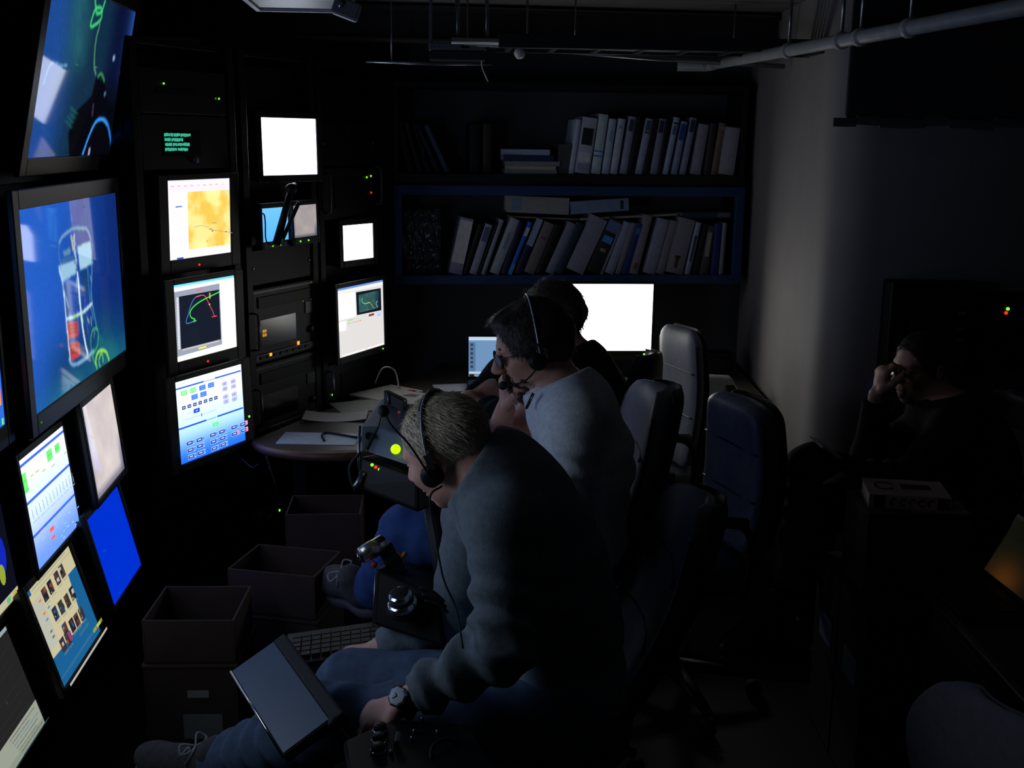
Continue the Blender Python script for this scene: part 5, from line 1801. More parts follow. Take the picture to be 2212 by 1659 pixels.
# ------------------------------------------------------------------ worktop along the racks and the back wall
WOOD = mat('worktop_laminate', (76, 67, 60), .45, 0, .1, 12, bump=.03, bscale=80)
EDGE = mat('brown_edge_band', (104, 70, 52), .4, 0, .15, 30)
front = [(-.985, 4.19), (-.90, 4.08), (-.72, 4.02), (-.52, 4.06), (-.30, 4.28), (-.10, 4.62), (.05, 4.83), (.30, 4.90), (1.15, 4.99)]
poly = front + [(1.19, 5.94), (-.54, 5.70), (-.50, 5.42)]
# keep clear of the rack fronts
poly = front + [(1.16, 5.93), (-.36, 5.75), (-.43, 5.44), (-.82, 4.62)]
wt_ = thing('worktop', 'long pale worktop with curved brown edge running along racks and back wall', 'worktop', (0, 0, .71))
MB().prism(poly, 0, .036).build('top_board', WOOD, wt_, bev=.002)
MB().tube([(x, y, .018) for x, y in catmull([(a, b, 0) for a, b in front], 5) for _ in (0,)] if False else [(float(p[0]), float(p[1]), .018) for p in catmull([(a, b, 0) for a, b in front], 4)], .020, 8).build('edge_band', EDGE, wt_)
for x, y in ((-.80, 4.12), (-.35, 4.36), (.10, 4.93), (.62, 5.00), (1.14, 5.05), (1.1, 5.85), (-.25, 5.66)):
    MB().box((x, y, -.355), (.05, .05, .71)).build('leg', BLACK, wt_, bev=.003)
ZT = .7465


def sheet(label, c, w, d, rz, m=None, z=None, th=.002, name='paper_sheet', cat='paper', curl=.0, extra=None, group=None):
    t = thing(name, label, cat, (c[0], c[1], z if z is not None else ZT), (0, 0, R(rz)), group)
    mb = MB()
    n = 8
    top = [(-w / 2 + w * i / n, s_ * d / 2, curl * (abs(2 * i / n - 1) ** 2) + th) for s_ in (-1, 1) for i in range(n + 1)]
    bot = [(x, y, z_ - th) for x, y, z_ in top]
    N_ = n + 1
    f = [(i, i + 1, N_ + i + 1, N_ + i) for i in range(n)]
    o_ = 2 * N_
    f += [tuple(o_ + k for k in reversed(q)) for q in f[:n]]
    f += [(i, o_ + i, o_ + i + 1, i + 1) for i in range(n)] + [(N_ + i + 1, o_ + N_ + i + 1, o_ + N_ + i, N_ + i) for i in range(n)]
    f += [(0, N_, o_ + N_, o_), (n, o_ + n, o_ + N_ + n, N_ + n)]
    mb.add(top + bot, f)
    mb.build('sheet', m or PAPER, t)
    if extra:
        for (x, y, sx, sy, col) in extra:
            MB().box((x, y, th + curl * (2 * x / w) ** 2 + .0006), (sx, sy, .0008)).build('printed_mark', bk(col), t)
    return t


p_ = on_z(835, 850, ZT)
sheet('white booklet with a red and black mark on the worktop', p_, .20, .27, -38, th=.006, name='booklet', cat='booklet', extra=[(.055, .10, .025, .02, (170, 40, 40)), (.08, .10, .022, .02, (30, 30, 34))])
p_ = on_z(725, 902, ZT)
sheet('long white sheet beside the video deck', p_, .26, .15, 4, curl=.012)
p_ = on_z(778, 878, ZT)
sheet('grey folder sheet behind the long white sheet', p_, .22, .20, 25, bk((120, 122, 118)), ZT + .0, .003)
p_ = on_z(690, 948, ZT)
sheet('pale chart spread at the front edge of the worktop', p_, .30, .17, -2, bk((140, 150, 160)), th=.002)
p_ = on_z(900, 862, ZT)
sheet('printed grey magazine lying open beside the booklet', p_, .28, .22, -20, bk((150, 148, 146)), th=.004, name='magazine', cat='magazine', extra=[(-.06, .04, .09, .05, (90, 88, 90)), (.06, -.03, .08, .08, (110, 100, 96)), (.05, .06, .1, .01, (60, 60, 66))])
p_ = on_z(985, 838, ZT)
sheet('pale sheet under the laptop edge', p_, .2, .16, 12, bk((150, 152, 156)))
p_ = on_z(1352, 838, ZT)
sheet('cream papers lit by the wide white monitor', p_, .24, .30, -6, bk((190, 172, 130)), th=.004, extra=[(0, .0, .22, .04, (120, 104, 80)), (.02, .1, .14, .02, (150, 120, 90))])
p_ = on_z(1345, 866, ZT)
sheet('bright cream strip at the desk edge under the cream papers', p_, .16, .05, 2, bk((214, 196, 150)), th=.003)
# keyboard under the white monitor
kb = thing('keyboard', 'dark keyboard under the wide white monitor', 'keyboard', (.42, 5.20, ZT), (0, 0, R(5)))
MB().hexa([(-.22, -.07, 0), (.22, -.07, 0), (.22, .07, 0), (-.22, .07, 0), (-.22, -.07, .012), (.22, -.07, .012), (.22, .07, .026), (-.22, .07, .026)]).build('body', BLACKPL, kb, bev=.003)
for r_ in range(5):
    for c_ in range(14):
        MB().box((-.195 + .030 * c_, -.052 + .026 * r_, .0165 + .0027 * r_), (.025, .021, .008)).build('key', BLACKPL, kb)
# grey pouch and black speaker at the right of the back desk
pb = thing('document_pouch', 'pale grey plastic document pouch standing on the back desk', 'pouch', tuple(on_z(1552, 858, ZT)), (0, 0, R(4)))
MB().hexa([(-.10, -.03, 0), (.105, -.03, 0), (.115, .10, 0), (-.10, .10, 0), (-.085, .045, .088), (.075, .05, .080), (.07, .10, .085), (-.085, .10, .092)]).build('pouch_body', mat('pale_pouch', (150, 152, 150), .5, 0, .12, 20, bump=.3, bscale=40), pb, bev=.012, seg=3)
MB().hexa([(.035, -.034, .02), (.085, -.036, .018), (.082, -.03, .02), (.035, -.028, .02), (.03, .0, .055), (.07, .004, .055), (.07, .008, .055), (.03, .006, .055)]).build('flap', BLACKPL, pb, bev=.002)
sk = thing('speaker_box', 'small black box against the side wall behind the pouch', 'speaker', tuple(on_z(1540, 810, ZT)), (0, 0, R(6)))
MB().box((0, 0, .06), (.17, .12, .12)).build('cabinet', BLACKPL, sk, bev=.008)
MB().lathe([(.04, 0), (.042, .004), (.034, .003), (.012, .006)], (0, -.06, .06), (0, -1, 0), 20).build('cone', RUBBER, sk)


# laptop with blue-white desktop on the back desk
def laptop(label, hinge, yaw, w, h, tilt, paint, strength, case, key=True):
    t = thing('laptop', label, 'laptop', tuple(hinge), (0, 0, R(yaw)))
    MB().box((0, -h / 2 - .012, .009), (w + .02, h + .02, .016)).build('base', case, t, bev=.003)
    if key:
        for r_ in range(5):
            for c_ in range(13):
                MB().box((-w / 2 + .02 + (w - .04) / 12 * c_, -h * .22 - .024 * r_ * h / .2, .0182), ((w - .06) / 13, .017, .003)).build('key', BLACKPL, t)
    lid = bpy.data.objects.new('lid', None)
    COL.objects.link(lid)
    lid.parent = t
    lid.location = (0, 0, .016)
    lid.rotation_euler = (-R(tilt), 0, 0)
    MB().box((0, .004, h / 2 + .012), (w + .02, .009, h + .024)).build('lid_panel', case, lid, bev=.002)
    s = Scr(w, h)
    paint(s)
    o = s.build(lid, strength)
    o.location = (0, -.0012, h / 2 + .012)
    return t


def p_lap(s):
    s.rect(.5, .5, 1, 1, (120, 160, 205)).rect(.5, .95, 1, .09, (214, 232, 250)).rect(.5, .905, 1, .012, (120, 170, 220)).rect(.06, .5, .1, .72, (92, 128, 168))
    for k in range(6):
        s.rect(.05, .80 - .11 * k, .04, .06, (50, 66, 84))
    s.rect(.5, .1, 1, .05, (206, 222, 236)).rect(.06, .03, .1, .06, (24, 30, 40)).rect(.1, .03, .02, .04, (210, 170, 90))


laptop('open laptop with a pale blue desktop on the back desk', on_z(1078, 828, ZT) + V3(0, .02, 0), 3, .29, .19, 12, p_lap, .85, BLACKPL)
laptop('open laptop with a dark orange picture on the right desk', (1.335, 2.85, .6915), -86, .28, .17, 28,
       lambda s: s.grid(lambda U, V: mixc(mixc((46, 46, 34), (30, 34, 30), U), (150, 90, 40), np.exp(-((U - .35) / .3) ** 2 - ((V - .05) / .35) ** 2)), 16, 12), .2, BLACKPL)
# ------------------------------------------------------------------ pilot consoles and controls
CONS = mat('grey_console_paint', (120, 132, 146), .45, .1, .1, 20)
# second seat: grey tilted display unit with black control head, on a pedestal
o_ = pt(845, 1000, 2.95)
cn = thing('display_console', 'grey tilted display unit with a round lime lamp before the bearded man', 'console', (o_[0], o_[1], 0))
L = lambda px, py, d: tuple(pt(px, py, d) - V3(o_[0], o_[1], 0))
MB().hexa([L(788, 974, 2.90), L(905, 1014, 2.80), L(1010, 985, 3.02), L(850, 940, 3.12), L(817, 922, 2.92), L(925, 962, 2.82), L(1015, 905, 3.06), L(833, 864, 3.16)]).build('enclosure', CONS, cn, bev=.004)
MB().hexa([L(781, 976, 2.885), L(789, 975, 2.89), L(834, 868, 3.16), L(828, 866, 3.16), L(781, 922, 2.905), L(818, 921, 2.915), L(834, 862, 3.165), L(822, 862, 3.165)]).build('side_wing', CONS, cn, bev=.002)
MB().hexa([L(790, 948, 2.882), L(797, 951, 2.884), L(808, 926, 2.95), L(803, 922, 2.95), L(789, 940, 2.884), L(800, 940, 2.886), L(809, 921, 2.952), L(802, 918, 2.952)]).build('grip_slot', RUBBER, cn)
MB().lathe([(.0125, 0), (.0125, .005), (.010, .008), (.004, .010)], L(855, 970, 2.835), (-.05, -1, .1), 24).build('lime_lamp', LED['lime'], cn)
MB().hexa([L(829, 872, 3.10), L(872, 890, 3.08), L(880, 884, 3.14), L(838, 868, 3.16), L(829, 843, 3.10), L(872, 866, 3.08), L(880, 862, 3.14), L(838, 842, 3.16)]).build('small_screen', BLACKPL, cn, bev=.002)
MB().tube([L(837, 850, 3.09), L(840, 874, 3.09)], .0022, 6).build('edge_strip', STEEL, cn)
MB().lathe([(.004, 0), (.004, .003)], L(862, 890, 3.04), (0, -1, 0), 8).build('red_lamp', LED['dimred'], cn)
ctl = MB().hexa([L(768, 1055, 2.86), L(905, 1110, 2.78), L(960, 1085, 2.96), L(820, 1040, 3.0), L(777, 985, 2.86), L(905, 1030, 2.78), L(950, 1010, 2.96), L(825, 975, 3.0)]).build('control_head', BLACKPL, cn, bev=.012, seg=3)
for px, py, c in ((804, 1004, 'green'), (812, 1009, 'red'), (820, 1014, 'green')):
    MB().lathe([(.004, 0), (.004, .0025)], L(px, py, 2.835), (-.1, -1, .1), 10).build('indicator_light', LED[c], ctl)
MB().tube(catmull([L(778, 978, 2.85), L(757, 1005, 2.86), L(758, 1035, 2.86), L(768, 1060, 2.86)], 6), .004, 8).build('cable', RUBBER, cn)
MB().tube([L(777, 920, 2.88), L(775, 975, 2.87), L(776, 1015, 2.86)], .004, 8).build('trim_bar', STEEL, cn)
MB().tube([L(786, 1020, 2.85), L(776, 1040, 2.85), L(766, 1052, 2.84)], [.008, .009, .006], 8).build('lever', STEEL, cn)
MB().tube([L(935, 1070, 2.93), (L(980, 1070, 2.96)[0], L(980, 1070, 2.96)[1], .6), (L(980, 1070, 2.96)[0], L(980, 1070, 2.96)[1], .03)], .03, 14).build('pedestal', BLACKPL, cn)
MB().lathe([(.11, 0), (.11, .015), (.05, .03)], (L(980, 1070, 2.96)[0], L(980, 1070, 2.96)[1], 0), (0, 0, 1), 24).build('floor_plate', BLACKPL, cn)

# joystick box between the two seats
o_ = pt(860, 1330, 2.80)
js = thing('joystick_box', 'black joystick box with a silver-tipped grip between the two seats', 'joystick', (o_[0], o_[1], 0))
L = lambda px, py, d: tuple(pt(px, py, d) - V3(o_[0], o_[1], 0))
MB().hexa([L(806, 1350, 2.70), L(960, 1400, 2.64), L(990, 1330, 2.98), L(850, 1300, 3.0), L(812, 1228, 2.72), L(945, 1290, 2.66), L(985, 1250, 2.98), L(848, 1205, 3.0)]).build('housing', BLACKPL, js, bev=.008)
MB().tube([L(806, 1351, 2.695), L(812, 1228, 2.715)], .0025, 6).build('edge_trim', STEEL, js)
gp = MB().tube(catmull([L(860, 1240, 2.80), L(850, 1215, 2.80), L(838, 1195, 2.80), L(830, 1178, 2.80)], 4), [.030] + [.022] * 5 + [.020] * 7, 14).build('grip', BLACKPL, js)
MB().tube([L(828, 1172, 2.80), L(805, 1186, 2.78), L(780, 1200, 2.76)], [.022, .023, .020], 14).build('silver_head', mat('gold_tinted_steel', (186, 178, 160), .25, .9, .05, 30), gp)
MB().lathe([(.010, 0), (.010, .006)], L(778, 1203, 2.755), (-1, -.2, -.3), 12).build('trigger', CHROME, gp)
MB().tube([L(812, 1214, 2.76), L(806, 1224, 2.76)], .008, 8).build('red_button', mat('red_plastic', (190, 50, 30), .4), gp)
MB().lathe([(.038, 0), (.040, .010), (.034, .016), (.032, .030), (.026, .034), (.026, .052), (.020, .056)], L(873, 1318, 2.66), (-.15, -.35, .92), 24).build('control_knob', RUBBER, js)
MB().lathe([(.0345, .014), (.036, .020), (.0335, .028)], L(873, 1318, 2.655), (-.15, -.35, .92), 24).build('knob_ring', CHROME, js)
MB().lathe([(.0265, .038), (.028, .044), (.026, .052)], L(873, 1318, 2.655), (-.15, -.35, .92), 24).build('knob_ring', CHROME, js)
for k in range(3):
    MB().tube(catmull([L(905 + 6 * k, 1270 + 14 * k, 2.62), L(935 + 6 * k, 1278 + 14 * k, 2.62), L(960 + 4 * k, 1300 + 12 * k, 2.62)], 5), .0035, 6).build('loose_cable', RUBBER, js)
MB().tube([L(880, 1345, 2.82), (L(880, 1345, 2.82)[0], L(880, 1345, 2.82)[1], .02)], .04, 12).build('pedestal', BLACKPL, js)
MB().lathe([(.08, 0), (.08, .014), (.05, .025)], (L(880, 1345, 2.82)[0], L(880, 1345, 2.82)[1], 0), (0, 0, 1), 24).build('floor_plate', BLACKPL, js)
# orange tag hanging by the joystick
ot = thing('orange_clip', 'small orange and brown clip hanging beside the joystick', 'clip', tuple(pt(858, 1205, 2.88)))
MB().tube(catmull([(-.02, 0, .0), (-.005, 0, .012), (.012, 0, .004), (.022, 0, .014)], 4), .006, 8).build('clip_body', mat('orange_plastic', (190, 120, 30), .5), ot)
MB().box((.005, .0, -.012), (.03, .008, .02), (0, .3, 0)).build('clip_tab', mat('brown_plastic', (110, 60, 30), .5), ot, bev=.002)

# keyboard tray below the joystick
o_ = pt(765, 1400, 2.92)
kt = thing('keyboard', 'dark keyboard on a low tray beside the foreground knee', 'keyboard', tuple(o_), (0, R(-6), R(8)))
MB().box((.0, .06, -.012), (.36, .19, .018)).build('tray', BLACKPL, kt, bev=.003)
for r_ in range(5):
    for c_ in range(12):
        MB().box((-.15 + .026 * c_, .0 + .028 * r_, .002), (.022, .022, .010)).build('key', BLACKPL, kt)
MB().box((.10, .10, -.03), (.05, .05, .03)).tube([(.10, .10, -.03), (.24, .12, -.03)], .012, 8).build('bracket', BLACKPL, kt)

# armrest control box of the foreground seat, with panel display
o_ = pt(900, 1620, 2.20)
ab = thing('armrest_console', 'black armrest control box with three chrome-rimmed knobs in the foreground', 'console', (o_[0], o_[1], 0))
L = lambda px, py, d: tuple(pt(px, py, d) - V3(o_[0], o_[1], 0))
za = pt(830, 1590, 2.18)[2]
MB().prism([tuple(V3(on_z(742, 1600, za) - o_)[:2]), tuple(V3(on_z(760, 1720, za) - o_)[:2]), tuple(V3(on_z(1090, 1700, za) - o_)[:2]), tuple(V3(on_z(1010, 1562, za) - o_)[:2]), tuple(V3(on_z(850, 1552, za) - o_)[:2])], za - .11, za).build('housing', BLACKPL, ab, bev=.006)
for px, py in ((815, 1577), (813, 1599), (811, 1621)):
    b_ = on_z(px + 6, py + 4, za) - V3(o_[0], o_[1], 0)
    kn = MB().lathe([(.013, 0), (.014, .004), (.012, .016), (.009, .018)], b_, (0, 0, 1), 18).build('knob', DARKGREY, ab)
    MB().lathe([(.0145, .0), (.0155, .003), (.0142, .006)], b_, (0, 0, 1), 18).build('knob_ring', CHROME, kn)
b_ = on_z(858, 1612, za) - V3(o_[0], o_[1], 0)
MB().box(b_ + V3(0, 0, .012), (.010, .026, .022), (.3, .2, 0)).build('lever', STEEL, ab, bev=.003)
for px, py in ((845, 1630), (890, 1600), (912, 1558), (895, 1585), (945, 1586)):
    b_ = on_z(px, py, za) - V3(o_[0], o_[1], 0)
    MB().lathe([(.004, 0), (.004, .006), (.002, .010)], b_, (0, 0, 1), 10).build('toggle_switch', STEEL, ab)
MB().tube(catmull([L(930, 1645, 2.10), L(935, 1612, 2.12), L(960, 1598, 2.14), L(985, 1604, 2.16), L(1000, 1625, 2.16), L(1015, 1607, 2.18), L(1040, 1598, 2.2)], 5), .0035, 6).build('coiled_cable', RUBBER, ab)
MB().tube([(L(850, 1640, 2.18)[0], L(850, 1640, 2.18)[1], za - .1), (L(850, 1640, 2.18)[0], L(850, 1640, 2.18)[1], .02)], .035, 12).build('pedestal', BLACKPL, ab)
MB().lathe([(.16, 0), (.16, .014), (.05, .025)], (L(850, 1640, 2.18)[0], L(850, 1640, 2.18)[1], 0), (0, 0, 1), 24).build('floor_plate', BLACKPL, ab)

A, B, C_ = pt(509, 1454, 2.35), pt(623, 1637, 2.08), pt(592, 1394, 2.38)
ua, ub = B - A, C_ - A
ub = ub - ua * (ub @ ua) / (ua @ ua)
nn3 = unitv(np.cross(ua, ub))
if nn3[2] < 0:
    nn3 = -nn3
cen = A + ua / 2 + ub / 2
dp = thing('panel_display', 'flat dark panel display with a bright steel edge beside the foreground knee', 'display', tuple(cen))
Mr = Matrix(np.stack([unitv(ua), unitv(ub), np.cross(unitv(ua), unitv(ub))], 1).tolist())
la, lb = np.linalg.norm(ua), np.linalg.norm(ub) * 1.12
sgn = 1 if np.cross(unitv(ua), unitv(ub)) @ nn3 > 0 else -1
MB().box((0, 0, 0), (la, lb, .022), Mr).build('housing', BLACKPL, dp, bev=.004)
MB().box(tuple(np.array(Mr) @ V3(0, 0, sgn * .0115)), (la * .97, lb * .94, .002), Mr).build('screen', mat('unlit_panel', (74, 88, 98), .4, 0, .06, 12, spec=.5), dp)
MB().tube([tuple(np.array(Mr) @ V3(-la / 2, -lb / 2, sgn * .009)), tuple(np.array(Mr) @ V3(la / 2, -lb / 2, sgn * .009))], .0035, 8).build('steel_edge', CHROME, dp)
MB().box(tuple(np.array(Mr) @ V3(0, lb / 2 + .012, -sgn * .004)), (la * 1.02, .028, .03), Mr).build('hinge_rail', RUBBER, dp, bev=.005)
arm_to = V3(L(850, 1640, 2.18)[0] + o_[0], L(850, 1640, 2.18)[1] + o_[1], za - .12) - cen
MB().tube([tuple(np.array(Mr) @ V3(la * .2, lb * .4, -sgn * .02)), tuple(arm_to)], .012, 10).build('support_arm', BLACKPL, dp)
MB().lathe([(.012, -.010), (.013, 0), (.012, .010)], np.array(Mr) @ V3(la * .5, lb * .5, sgn * .0), np.array(Mr) @ V3(1, 0, 0), 16).build('tilt_knob', RUBBER, dp)
# ------------------------------------------------------------------ cardboard boxes on the left
CARD = mat('brown_cardboard', (72, 56, 48), .85, 0, .12, 14, bump=.1, bscale=120)


def open_box(label, c, w, d, h, rz, z=0.0, labels=(), name='cardboard_box', lid=False, m=None):
    m = m or CARD
    t = thing(name, label, 'box', (c[0], c[1], z), (0, 0, R(rz)), 'cardboard boxes')
    th = .006
    MB().box((0, 0, th / 2), (w, d, th)).build('base', m, t)
    for sx in (-1, 1):
        MB().box((sx * (w / 2 - th / 2), 0, h / 2), (th, d, h)).build('side', m, t, bev=.001)
        MB().box((0, sx * (d / 2 - th / 2), h / 2), (w - 2 * th, th, h)).build('end', m, t, bev=.001)
    if lid:
        MB().box((0, 0, h + .004), (w + .008, d + .008, .008)).build('lid', m, t, bev=.001)
    for (x, z_, sx, sz, col) in labels:
        MB().box((x, -d / 2 - .001, z_), (sx, .0015, sz)).build('label', bk(col), t)
    return t


open_box('tall cardboard box under the open brown box, left of the shoe', (-.72, 3.42), .30, .24, .40, -12, 0, name='cardboard_box', lid=True)
open_box('open brown cardboard box on top of the tall box, left of the shoe', (-.72, 3.42), .29, .23, .145, -12, .41)
open_box('labelled cardboard box low beside the televisions', (-.90, 3.06), .26, .26, .42, 2, 0, [(.02, .34, .06, .022, (112, 112, 110)), (.03, .24, .11, .075, (96, 98, 96))], lid=True)
open_box('open cardboard box on the labelled box beside the televisions', (-.90, 3.06), .255, .25, .13, 2, .43)
open_box('cardboard box behind the open brown box, in the shadow', (-.66, 3.85), .26, .22, .60, 4, 0)
# loose cables under the rack
for k, pl_ in enumerate([[(575, 985, 4.2), (590, 1030, 4.16), (596, 1060, 4.16), (588, 1110, 4.3)], [(520, 990, 4.24), (545, 1010, 4.14), (560, 1003, 4.14), (580, 1012, 4.2)], [(808, 832, 4.9), (826, 796, 4.85), (852, 800, 4.75), (862, 838, 4.72)], [(700, 952, 4.15), (696, 940, 4.2), (708, 935, 4.2), (770, 945, 4.1)]]):
    c0 = on_z(pl_[0][0], pl_[0][1], ZT + .008) if k >= 2 else pt(*pl_[0])
    t = thing('cable', ['cable hanging below the middle rack', 'cable tangle under the control page monitor', 'pale cable arching over the worktop', 'black cable curled on the pale chart'][k], 'cable', tuple(c0))
    pts_ = catmull([(on_z(q[0], q[1], ZT + .006) if k == 3 or (k == 2 and q in (pl_[0], pl_[-1])) else pt(*q)) - c0 for q in pl_], 6)
    MB().tube(pts_, .005 if k == 3 else .003, 6).build('cord', RUBBER if k != 2 else WHITEPL, t)
    MB().tube([pts_[-1], pts_[-1] + (pts_[-1] - pts_[-3]) * .8], .007, 8).build('plug', RUBBER, t)
for px, py, d, c in ((596, 1097, 4.1, 'green'), (597, 1000, 4.12, 'dimgreen')):
    pass
pw = thing('power_strip', 'black power strip with a green light low in the middle rack', 'power strip', tuple(pt(600, 1100, 4.42)), (0, 0, R(66)))
MB().box((0, .0, 0), (.26, .04, .05)).build('body', BLACKPL, pw, bev=.004)
MB().lathe([(.0045, 0), (.0045, .003)], (-.02, -.021, .005), (0, -1, 0), 10).build('pilot_light', LED['green'], pw)
for k in range(4):
    MB().lathe([(.014, 0), (.014, .002)], (-.1 + .055 * k + .02, -.0205, -.004), (0, -1, 0), 14).build('socket', RUBBER, pw)

# ------------------------------------------------------------------ right side: desk, file boxes, book
DESK = mat('dark_desk_laminate', (70, 66, 64), .4, 0, .12, 14)
rd = thing('desk', 'dark desk with a bright front edge at the right', 'desk', (1.75, 2.2, 0))
MB().box((0, 0, .672), (1.20, 1.60, .035)).build('desk_top', DESK, rd, bev=.003)
MB().tube([(-.604, -.79, .675), (-.604, .60, .675)], .006, 8).build('edge_strip', STEEL, rd)
for sx in (-1, 1):
    for sy in (-1, 1):
        MB().box((sx * .54, sy * .74, .327), (.05, .05, .655)).build('leg', BLACK, rd, bev=.003)
dr = MB().box((-.42, .45, .36), (.34, .5, .56)).build('drawer_unit', DESK, rd, bev=.004)
for k in range(3):
    f_ = MB().box((-.595, .45, .17 + .18 * k), (.014, .47, .165)).build('drawer', DESK, dr, bev=.003)
for k in range(2):
    t = open_box(['dark file box with a pale blue label standing beside the desk', 'dark file box with a grey label nearest the desk leg'][k], (1.30, (3.37, 3.105)[k]), .58, .245, .57, 0, 0, lid=True, name='file_box', m=mat('dark_file_box', (60, 54, 52), .8, 0, .12, 14))
    t['group'] = 'file boxes beside the right desk'
    MB().box((-.291, -.01, .37), (.002, .13, .085)).build('label', bk(((120, 130, 160), (84, 92, 98))[k]), t)
bx = open_box('low brown box on the file boxes, carrying the thick book', (1.185, 3.22), .30, .22, .25, 0, .581, lid=True, m=mat('dark_file_box', (60, 54, 52), .8))
p0 = V3(1.175, 3.225, .581 + .2585)
bo = thing('book', 'thick paperback with dark lettering on the low brown box at the right', 'book', tuple(p0), (0, 0, R(-9)))
cvm = bk((134, 116, 116))
MB().box((0, 0, .040), (.23, .165, .003)).box((0, 0, .0015), (.23, .165, .003)).box((.0, -.0815, .021), (.23, .003, .038)).build('cover', cvm, bo)
MB().box((0, .002, .021), (.224, .158, .036)).build('pages', PAPER, bo)
gl = MB()
for k, x in enumerate(np.linspace(-.045, .06, 5)):      # blurred spine lettering
    gl.tube([(x + .009 * math.cos(a), -.0836, .021 + .010 * math.sin(a)) for a in np.linspace(.5, 5.6 if k % 2 else 4.2, 10)], .0022, 5)
gl.box((-.085, -.0833, .021), (.03, .001, .036)).box((.095, -.0833, .021), (.035, .001, .034))
gl.build('spine_lettering', bk((26, 24, 26)), bo)
gc = MB().box((.03, .01, .0417), (.085, .05, .0008)).tube([(-.06 + .028 * math.cos(a), .01 + .035 * math.sin(a), .0418) for a in np.linspace(.6, 5.6, 14)], .005, 5, flat=.2)
gc.build('cover_print', bk((34, 30, 32)), bo)
sheet('pale sheet lying under the thick book on the brown box', (1.25, 3.17), .16, .12, -6, bk((120, 100, 98)), .8405, .001)
mg = thing('open_book', 'thin white booklet lying on the knee of the man in the dark', 'booklet', tuple(pt(1783, 968, 3.66)), (R(6), R(32), R(10)))
MB().box((0, 0, .0), (.085, .11, .003)).build('cover', PAPER, mg)
MB().box((.003, 0, .004), (.08, .10, .004)).build('pages', bk((150, 150, 144)), mg)
tr = thing('paper_tray', 'dark tray with a steel rod on the desk behind the laptop', 'tray', (1.45, 2.42, .6905))
MB().box((0, 0, .02), (.28, .22, .04)).build('tray_body', BLACKPL, tr, bev=.004)
MB().tube([(-.13, -.11, .045), (-.13, .11, .045)], .004, 8).build('rod', STEEL, tr)

# wall unit and board behind the man on the right
wu = thing('wall_cabinet', 'black wall cabinet with a red and a green light on the grey wall', 'cabinet', (1.66, 4.205, .98))
MB().box((-.13, -.05, .20), (.30, .12, .42)).build('cabinet_body', BLACKPL, wu, bev=.006)
MB().box((.14, -.04, .22), (.24, .10, .30)).build('side_module', BLACKPL, wu, bev=.006)
MB().lathe([(.006, 0), (.006, .004)], (.155, -.092, .315), (0, -1, 0), 10).build('green_lamp', LED['green'], wu)
MB().lathe([(.006, 0), (.006, .004)], (.150, -.092, .300), (0, -1, 0), 10).build('red_lamp', LED['red'], wu)
MB().tube([(-.2, -.112, .32), (-.2, -.112, .06)], .003, 6).build('hinge_rod', DARKGREY, wu)
for z_ in (.30, .24, .2, .12):
    MB().box((-.02, -.112, z_), (.03, .003, .012)).build('name_plate', GREYPL, wu)
nb = thing('notice_board', 'pale notice sheets hanging below the black wall cabinet', 'notice', (1.42, 4.20, .62))
MB().box((.07, 0, .18), (.22, .008, .36)).build('board', BLACKPL, nb, bev=.001)
MB().box((-.055, -.006, .19), (.05, .003, .40), (0, R(4), 0)).build('notice_sheet', bk((96, 110, 140)), nb)
MB().box((.06, -.006, .30), (.16, .003, .09)).build('notice_sheet', bk((74, 80, 88)), nb)

# ------------------------------------------------------------------ overhead: duct, pipes, trays, fixtures
DUCT = mat('dark_padded_duct', (44, 44, 46), .8, 0, .2, 8, bump=.3, bscale=14)
dc = thing('padded_duct', 'dark padded duct hanging across the upper right', 'duct', (2.06, 3.86, 1.965))
MB().prism([(-.915, .18), (.92, .18), (.92, .34), (-.85, .34)], 0, .44).build('duct_body', DUCT, dc, bev=.015, seg=3)
ed = MB()
prev = None
for k in range(24):
    x = -.915 + .08 * k
    ed.box((x, .172, -.012 + .006 * math.sin(k * 1.9)), (.078, .012, .03), (0, .05 * math.sin(k * 1.3), 0))
ed.build('lower_flange', mat('duct_flange', (70, 70, 66), .7, 0, .2, 20), dc)
for x in (-.6, .3):
    MB().tube([(x, .26, .43), (x, .26, .49)], .008, 8).build('hanger', STEEL, dc)
PIPE = mat('white_painted_pipe', (150, 152, 152), .5, 0, .12, 20)
a, b = V3(.86, 5.28, 2.215), V3(1.16, 2.2, 2.175)
wp = thing('white_pipe', 'long white pipe sloping across the ceiling at the right', 'pipe', tuple(a))
MB().tube([(0, 0, 0), tuple(b - a)], .021, 14).build('pipe_run', PIPE, wp)
for f_ in (.36, .52, .57, .68):
    c = (b - a) * f_
    MB().tube([c - unitv(b - a) * .014, c + unitv(b - a) * .014], .027, 14).build('coupling', PIPE, wp)
    MB().tube([c, c + V3(0, 0, .24)], .006, 8).build('hanger_rod', STEEL, wp)
MB().tube([(-.13, .01, 0), (0, 0, 0), tuple((b - a) * .04)], .024, 12).build('pipe_elbow', PIPE, wp)
